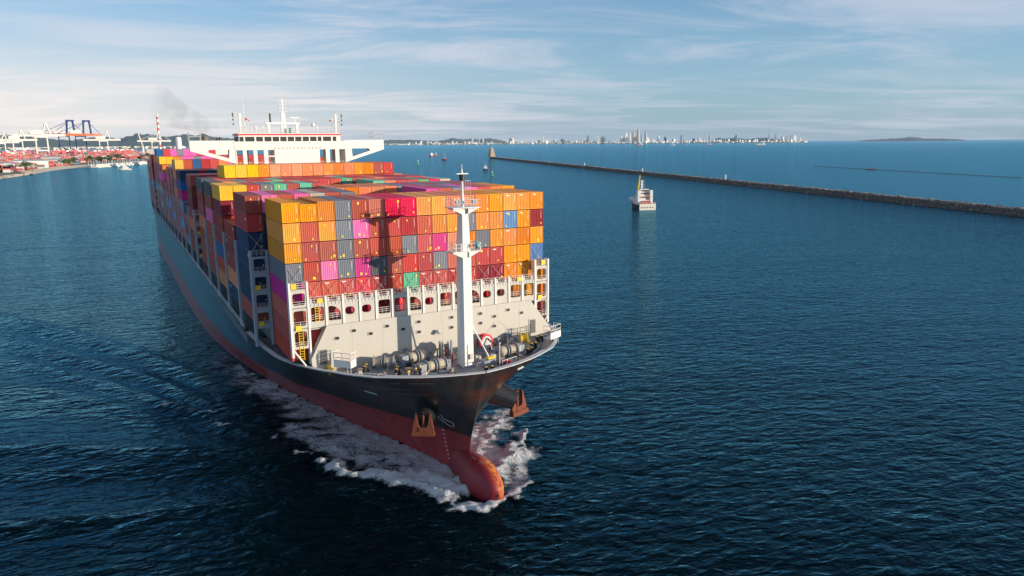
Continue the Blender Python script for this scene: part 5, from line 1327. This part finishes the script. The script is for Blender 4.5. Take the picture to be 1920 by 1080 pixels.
# shore trees
leafm = mat('foliage', (.06,.10,.025), .8, var=.5, vscale=.3); bark = mat('bark', (.10,.07,.05), .9)
def tree_mesh(seed):
    q = random.Random(seed); c = MB()
    cl = [(q.uniform(-4, 4), q.uniform(-4, 4), q.uniform(5, 11), q.uniform(2, 3.4)) for _ in range(7)]
    for i in range(420):
        a = q.choice(cl); d = Vector((q.gauss(0, 1), q.gauss(0, 1), q.gauss(0, .8))).normalized()*a[3]*q.uniform(.6, 1.05); p = Vector(a[:3])+d
        k = len(c.v); s_ = q.uniform(.35, .8); n1_ = Vector((q.gauss(0, 1), q.gauss(0, 1), q.gauss(0, 1))).normalized(); n2_ = n1_.orthogonal().normalized()
        for t_ in range(3): c.v.append(tuple(p+(n1_*math.cos(2.1*t_)+n2_*math.sin(2.1*t_))*s_))
        c.f.append((k, k+1, k+2)); c.m.append(0)
    return c.mesh('crown', leafm)
tms = [tree_mesh(s_) for s_ in range(3)]; trm = MB().cyl((0, 0, 0), (0, 0, 6), .5, .25, 6).mesh('trunk', bark)
for i, (u, v) in enumerate(sorted([(120, 312.5),(124, 311.5),(129, 312),(133, 310),(139, 310.5),(145, 309),(163, 307),(168, 306),(173, 306.5),(186, 304.5),(198, 303),(205, 302.5),(216, 300.5),(221, 300),(226, 300.5),(268, 299),(276, 298),(281, 298),(47, 322),(62, 321.5)])):
    p = onland(u, v); r_ = thing('tree', f'round green tree between the port yard and shore, {ordn(i)} from the left', 'tree', (p.x, p.y, 2.2), rs2.uniform(0, 6), 'trees along the port shore'); sc_ = rs2.uniform(1.1, 1.7); r_.scale = (sc_, sc_, sc_)
    link('crown', tms[i % 3], r_); link('trunk', trm, r_)

# ------------------------------------------------------------------ hills, far coast, skyline
hillm = mat('wooded hills', (.05,.085,.075), .95, var=.35, vscale=.004)
def hills(name, prof, D, depth, seed, label):
    """prof: list of (u, height in photo pixels); a real ridge depth metres thick"""
    q = np.random.RandomState(seed); us = np.linspace(prof[0][0], prof[-1][0], 160); c = MB(); nr = 9
    hpx = np.interp(us, [p[0] for p in prof], [p[1] for p in prof]); wob = np.interp(np.arange(160), np.arange(0, 160, 4), q.uniform(-.12, .12, 40))+np.interp(np.arange(160), np.arange(0, 160, 1.6), q.uniform(-.05, .05, 100))
    for i, u in enumerate(us):
        for j in range(nr):
            t_ = j/(nr-1); p, h = along(float(u), D+depth*t_); e = math.sin(math.pi*t_)**.8 if 0 < t_ < 1 else 0
            z = (hpx[i]*(1+wob[i])*(1+q.uniform(-.06, .06)*(e > 0)))/FPX*(D+depth/2)*e*(1 if hpx[i] > .2 else 0)
            c.v.append((p.x, p.y, z-.5))
    for i in range(159):
        for j in range(nr-1): a = i*nr+j; c.f.append((a, a+nr, a+nr+1, a+1)); c.m.append(0)
    c.build(name, hillm, smooth=True, kind='structure', label=label, category='hills')
hills('hills', [(-300,14),(-100,12),(0,19),(25,21),(60,17),(95,14),(135,13),(200,17),(225,14),(260,21),(300,17),(345,22),(380,20),(430,14),(480,10),(560,8),(640,7)], 15000, 3500, 1, 'wooded hills far behind the port')
hills('hills', [(640,6),(700,5),(735,9),(770,8),(800,7),(820,6),(835,8.5),(850,11),(870,9.5),(900,9),(920,10.5),(945,5),(970,3)], 24000, 3000, 2, 'low blue hills on the horizon above the bridge wing')
hills('hills', [(1330,1),(1345,8),(1362,7),(1375,9),(1400,6),(1430,8),(1450,6),(1470,3),(1500,1)], 20500, 1500, 3, 'green hills rising behind the far coast')
hills('hills', [(1385,1),(1400,5),(1425,7),(1450,5),(1480,1)], 19500, 900, 6, 'dark green headland in front of the far skyline')
hills('hills', [(1605,.5),(1625,2.5),(1660,3.6),(1690,5.2),(1705,6.2),(1725,4.8),(1745,3.8),(1780,3.5),(1800,2.5),(1812,.5)], 26000, 2500, 4, 'long low island on the horizon at right')
hills('hills', [(1000,0.5),(1010,6),(1025,1),(1060,1),(1090,3),(1120,1)], 23000, 1500, 5, 'small pointed hill behind the middle of the far coast')
# coast strip
coastm = mat('coast ground', (.22,.20,.15), .9, var=.4, vscale=.003)
c = MB(); D0 = 18000
us = [330, 420, 560, 640, 720, 850, 1000, 1150, 1300, 1420, 1500, 1530]
f_ = [along(u, D0-250 if u < 1500 else D0+500)[0] for u in us]; g_ = [along(u, D0+2600 if u < 1500 else D0+700)[0] for u in us]
c.prism([(p.x, p.y) for p in f_+g_[::-1]], 2, -1, 4); c.build('coast', coastm, kind='structure', label='low coast of the far shore', category='coast')
# inner bay shore on the far left with pale buildings
c = MB(); us = [-260, 0, 120, 250, 330, 345]; f_ = [along(u, 10500)[0] for u in us]; g_ = [along(u, 15400)[0] for u in us]
c.prism([(p.x, p.y) for p in f_+g_[::-1]], 2, -1, 4); c.build('coast', coastm, kind='structure', label='far shore of the inner bay behind the port', category='coast')
tcol = [mat('tower cream', (.62,.56,.47), .7, var=.15, vscale=.05), mat('tower white', (.85,.83,.79), .6, var=.15, vscale=.05), mat('tower grey', (.22,.27,.31), .6, var=.2, vscale=.05), mat('tower tan', (.55,.42,.32), .7), mat('tower blue glass', (.10,.16,.20), .3)]
KM = D0/FPX
towers = [(886,12,3,1,'slender white curved tower left of the twin towers'),(898,13,3,1,'left one of the twin slender white towers above the stone tower'),(906,13,3,1,'right one of the twin slender white towers above the stone tower'),
 (789,7,4,1,'pale block above the small coaster on the far coast'),(959,11,9,0,'broad cream block right of the stone tower'),(1017,15,6,1,'lone tall cream tower left of the skyline middle'),(1088,10,3,3,'thin tan tower left of the dark tower'),(1102,15,4,2,'narrow dark tower left of the square cream block'),
 (1120,15,8,1,'square cream tower with flat roof standing alone'),(1131,12,9,4,'wide dark glass block beside the square cream tower'),(1118,4,12,2,'low dark block at the foot of the square cream tower'),(1164,14,3,1,'slim white tower left of the main cluster'),(1174,19,6,1,'white tower first in the main cluster'),(1180,20,4,0,'cream tower second in the main cluster'),
 (1187,22,4,0,'tall cream tower left of the tallest one'),(1196,26,5,0,'tallest tower of the skyline with a pointed top'),(1192,12,7,3,'tan block at the foot of the tallest tower'),(1203,15,4,1,'white tower right of the tallest tower'),(1210,21,4,0,'tall tower with a narrow top, right in the main cluster'),(1213,11,5,1,'pale block below the right cluster tower'),
 (1169,10,9,0,'broad cream block at the left foot of the main cluster'),(1222,8,4,1,'short white tower right of the main cluster'),(1234,13,5,1,'pointed white tower right of the main cluster'),(1247,11,6,4,'dark blue block right of the pointed white tower'),(1262,9,5,1,'white block between two darker towers'),(1277,14,3,2,'thin dark tower with spire'),
 (1300,8,6,2,'dark grey stepped block in the middle right of the skyline'),(1312,10,3,1,'thin white tower before the green hills'),(1330,15,3,0,'thin tall tower just left of the green hills'),(1339,6,5,1,'low white block at the foot of the green hills'),(1380,14,5,2,'grey tower standing in front of the green hills'),(1453,15,4,1,'bright white tower on the right headland'),
 (1466,10,6,1,'first white block of the right headland group'),(1474,11,4,0,'second cream block of the right headland group'),(1482,13,3,1,'slim tower in the middle of the right headland group'),(1489,12,6,1,'broad white block of the right headland group'),(1500,8,3,1,'last thin tower before the open sea'),(1441,16,1.4,2,'very thin dark tower near the right headland'),(1068,8,3,3,'small tan tower above the beacon'),(1055,9,8,4,'wide dark block left of the tan tower'),(1040,8,6,1,'white block left of the wide dark block')]
for u, hp, wp, mi, lab in towers:
    p, h = along(u, D0+rs2.uniform(0, 500)); a = math.atan2(SUNH.y, SUNH.x)+math.pi/2+R(rs2.choice([-18,-8,0,10,25]))
    r_ = thing('tower_building', lab, 'building', (p.x, p.y, 4), a); H = hp*KM; w_ = wp*KM*.8
    mt = tcol[mi]
    MB().box(-w_/2, -w_/2, 0, w_/2, w_/2, H*.84).build('tower_block', mt, r_)
    MB().box(-w_*.34, -w_*.34, H*.84, w_*.34, w_*.34, H).build('tower_crown', mt, r_)
    MB().box(-w_*.9, -w_*.8, 0, w_*.9, -w_*.51, H*.12+8).build('podium', tcol[0], r_)
    if hp > 18: MB().cyl((0, 0, H), (0, 0, H*1.06), w_*.12, 1, 6).build('spire', mt, r_)
# the low town and trees: too many to tell apart
c = MB()
dens_ = [(330,.3),(720,.6),(850,1),(1000,1.2),(1200,1.2),(1350,1.3),(1420,1.0),(1500,.8),(1515,.2)]
for i in range(3000):
    u = rs2.uniform(340, 1512)
    if rs2.random() > float(np.interp(u, [d[0] for d in dens_], [d[1] for d in dens_]))/1.3: continue
    p, h = along(u, D0+rs2.random()**1.5*1500-150); s_ = rs2.uniform(8, 26); hh_ = rs2.uniform(10, 32) if rs2.random() < .88 else rs2.uniform(40, 85)
    c.cur = rs2.choices(range(6), weights=[3, 5, 1.5, 2, 1, 4])[0]
    if c.cur == 5: hh_ = rs2.uniform(8, 18); s_ *= 2
    c.box(p.x-s_, p.y-s_*.6, 3, p.x+s_, p.y+s_*.6, 4+hh_)
for i in range(900):
    u = rs2.uniform(-60, 345); p, h = along(u, 10600+rs2.random()**1.4*3500); s_ = rs2.uniform(8, 26)*(1 if rs2.random() > .06 else 2.5); c.cur = rs2.choices(range(6), weights=[3, 6, 1, 2, 1, 5])[0]
    c.box(p.x-s_, p.y-s_*.6, 3, p.x+s_, p.y+s_*.6, 4+rs2.uniform(8, 26))
c.build('far_town', tcol+[hillm], kind='stuff', label='countless small pale houses and trees along the far coast', category='town')

# ------------------------------------------------------------------ smoke and haze
def volmat(name, col, dens, noisy=False):
    m = bpy.data.materials.new(name); m.use_nodes = True; nt = m.node_tree; nt.nodes.clear(); o = nd(nt, 'ShaderNodeOutputMaterial'); v = nd(nt, 'ShaderNodeVolumePrincipled')
    v.inputs['Color'].default_value = (*col, 1); v.inputs['Density'].default_value = dens
    nt.links.new(v.outputs[0], o.inputs['Volume']); return m, v, nt
HAZE = True
if HAZE:
    hm, v, _ = volmat('haze air', (.60,.80,1.0), 1.4e-5)
    v.inputs['Anisotropy'].default_value = 0.0
    MB().box(-24000, -3000, -6, 42000, 42000, 420).build('haze', hm, kind='stuff', label='pale blue haze over the sea', category='haze')
sm_, v, nt = volmat('exhaust smoke', (.10,.09,.09), .0)
tc = nd(nt, 'ShaderNodeTexCoord'); n_ = noise(nt, tc.outputs['Object'], .11, 5, .6, .5)
sp = nd(nt, 'ShaderNodeSeparateXYZ'); nt.links.new(tc.outputs['Object'], sp.inputs[0])
nt.links.new(mth(nt, 'MULTIPLY', mth(nt, 'MULTIPLY', rng(nt, n_, .36, .80), rng(nt, sp.outputs[0], -24, 3, .30, 4.0)), .018), v.inputs['Density'])
c = MB(); k = 0; pts = [(at(412, 256, 1, 266), 1.2), (at(405, 246, 1, 268), 2.6), (at(385, 236, 1, 272), 3.8), (at(355, 224, 1, 280), 5.5), (at(320, 208, 1, 290), 8.0), (at(288, 182, 1, 300), 9)]
n = 12
for p, r_ in pts:
    for i in range(n): t_ = 2*math.pi*i/n; c.v.append((p.x+r_*.35*math.cos(t_)*1.0, p.y+r_*math.sin(t_), p.z+r_*math.cos(t_)))
for j in range(len(pts)-1):
    for i in range(n): i2 = (i+1) % n; c.f.append((j*n+i, j*n+i2, (j+1)*n+i2, (j+1)*n+i)); c.m.append(0)
c.f.append(tuple(range(n))[::-1]); c.f.append(tuple((len(pts)-1)*n+i for i in range(n))); c.m += [0, 0]
c.build('exhaust_smoke', sm_, kind='stuff', label='thin dark smoke drifting left from the exhaust pipes', category='smoke')
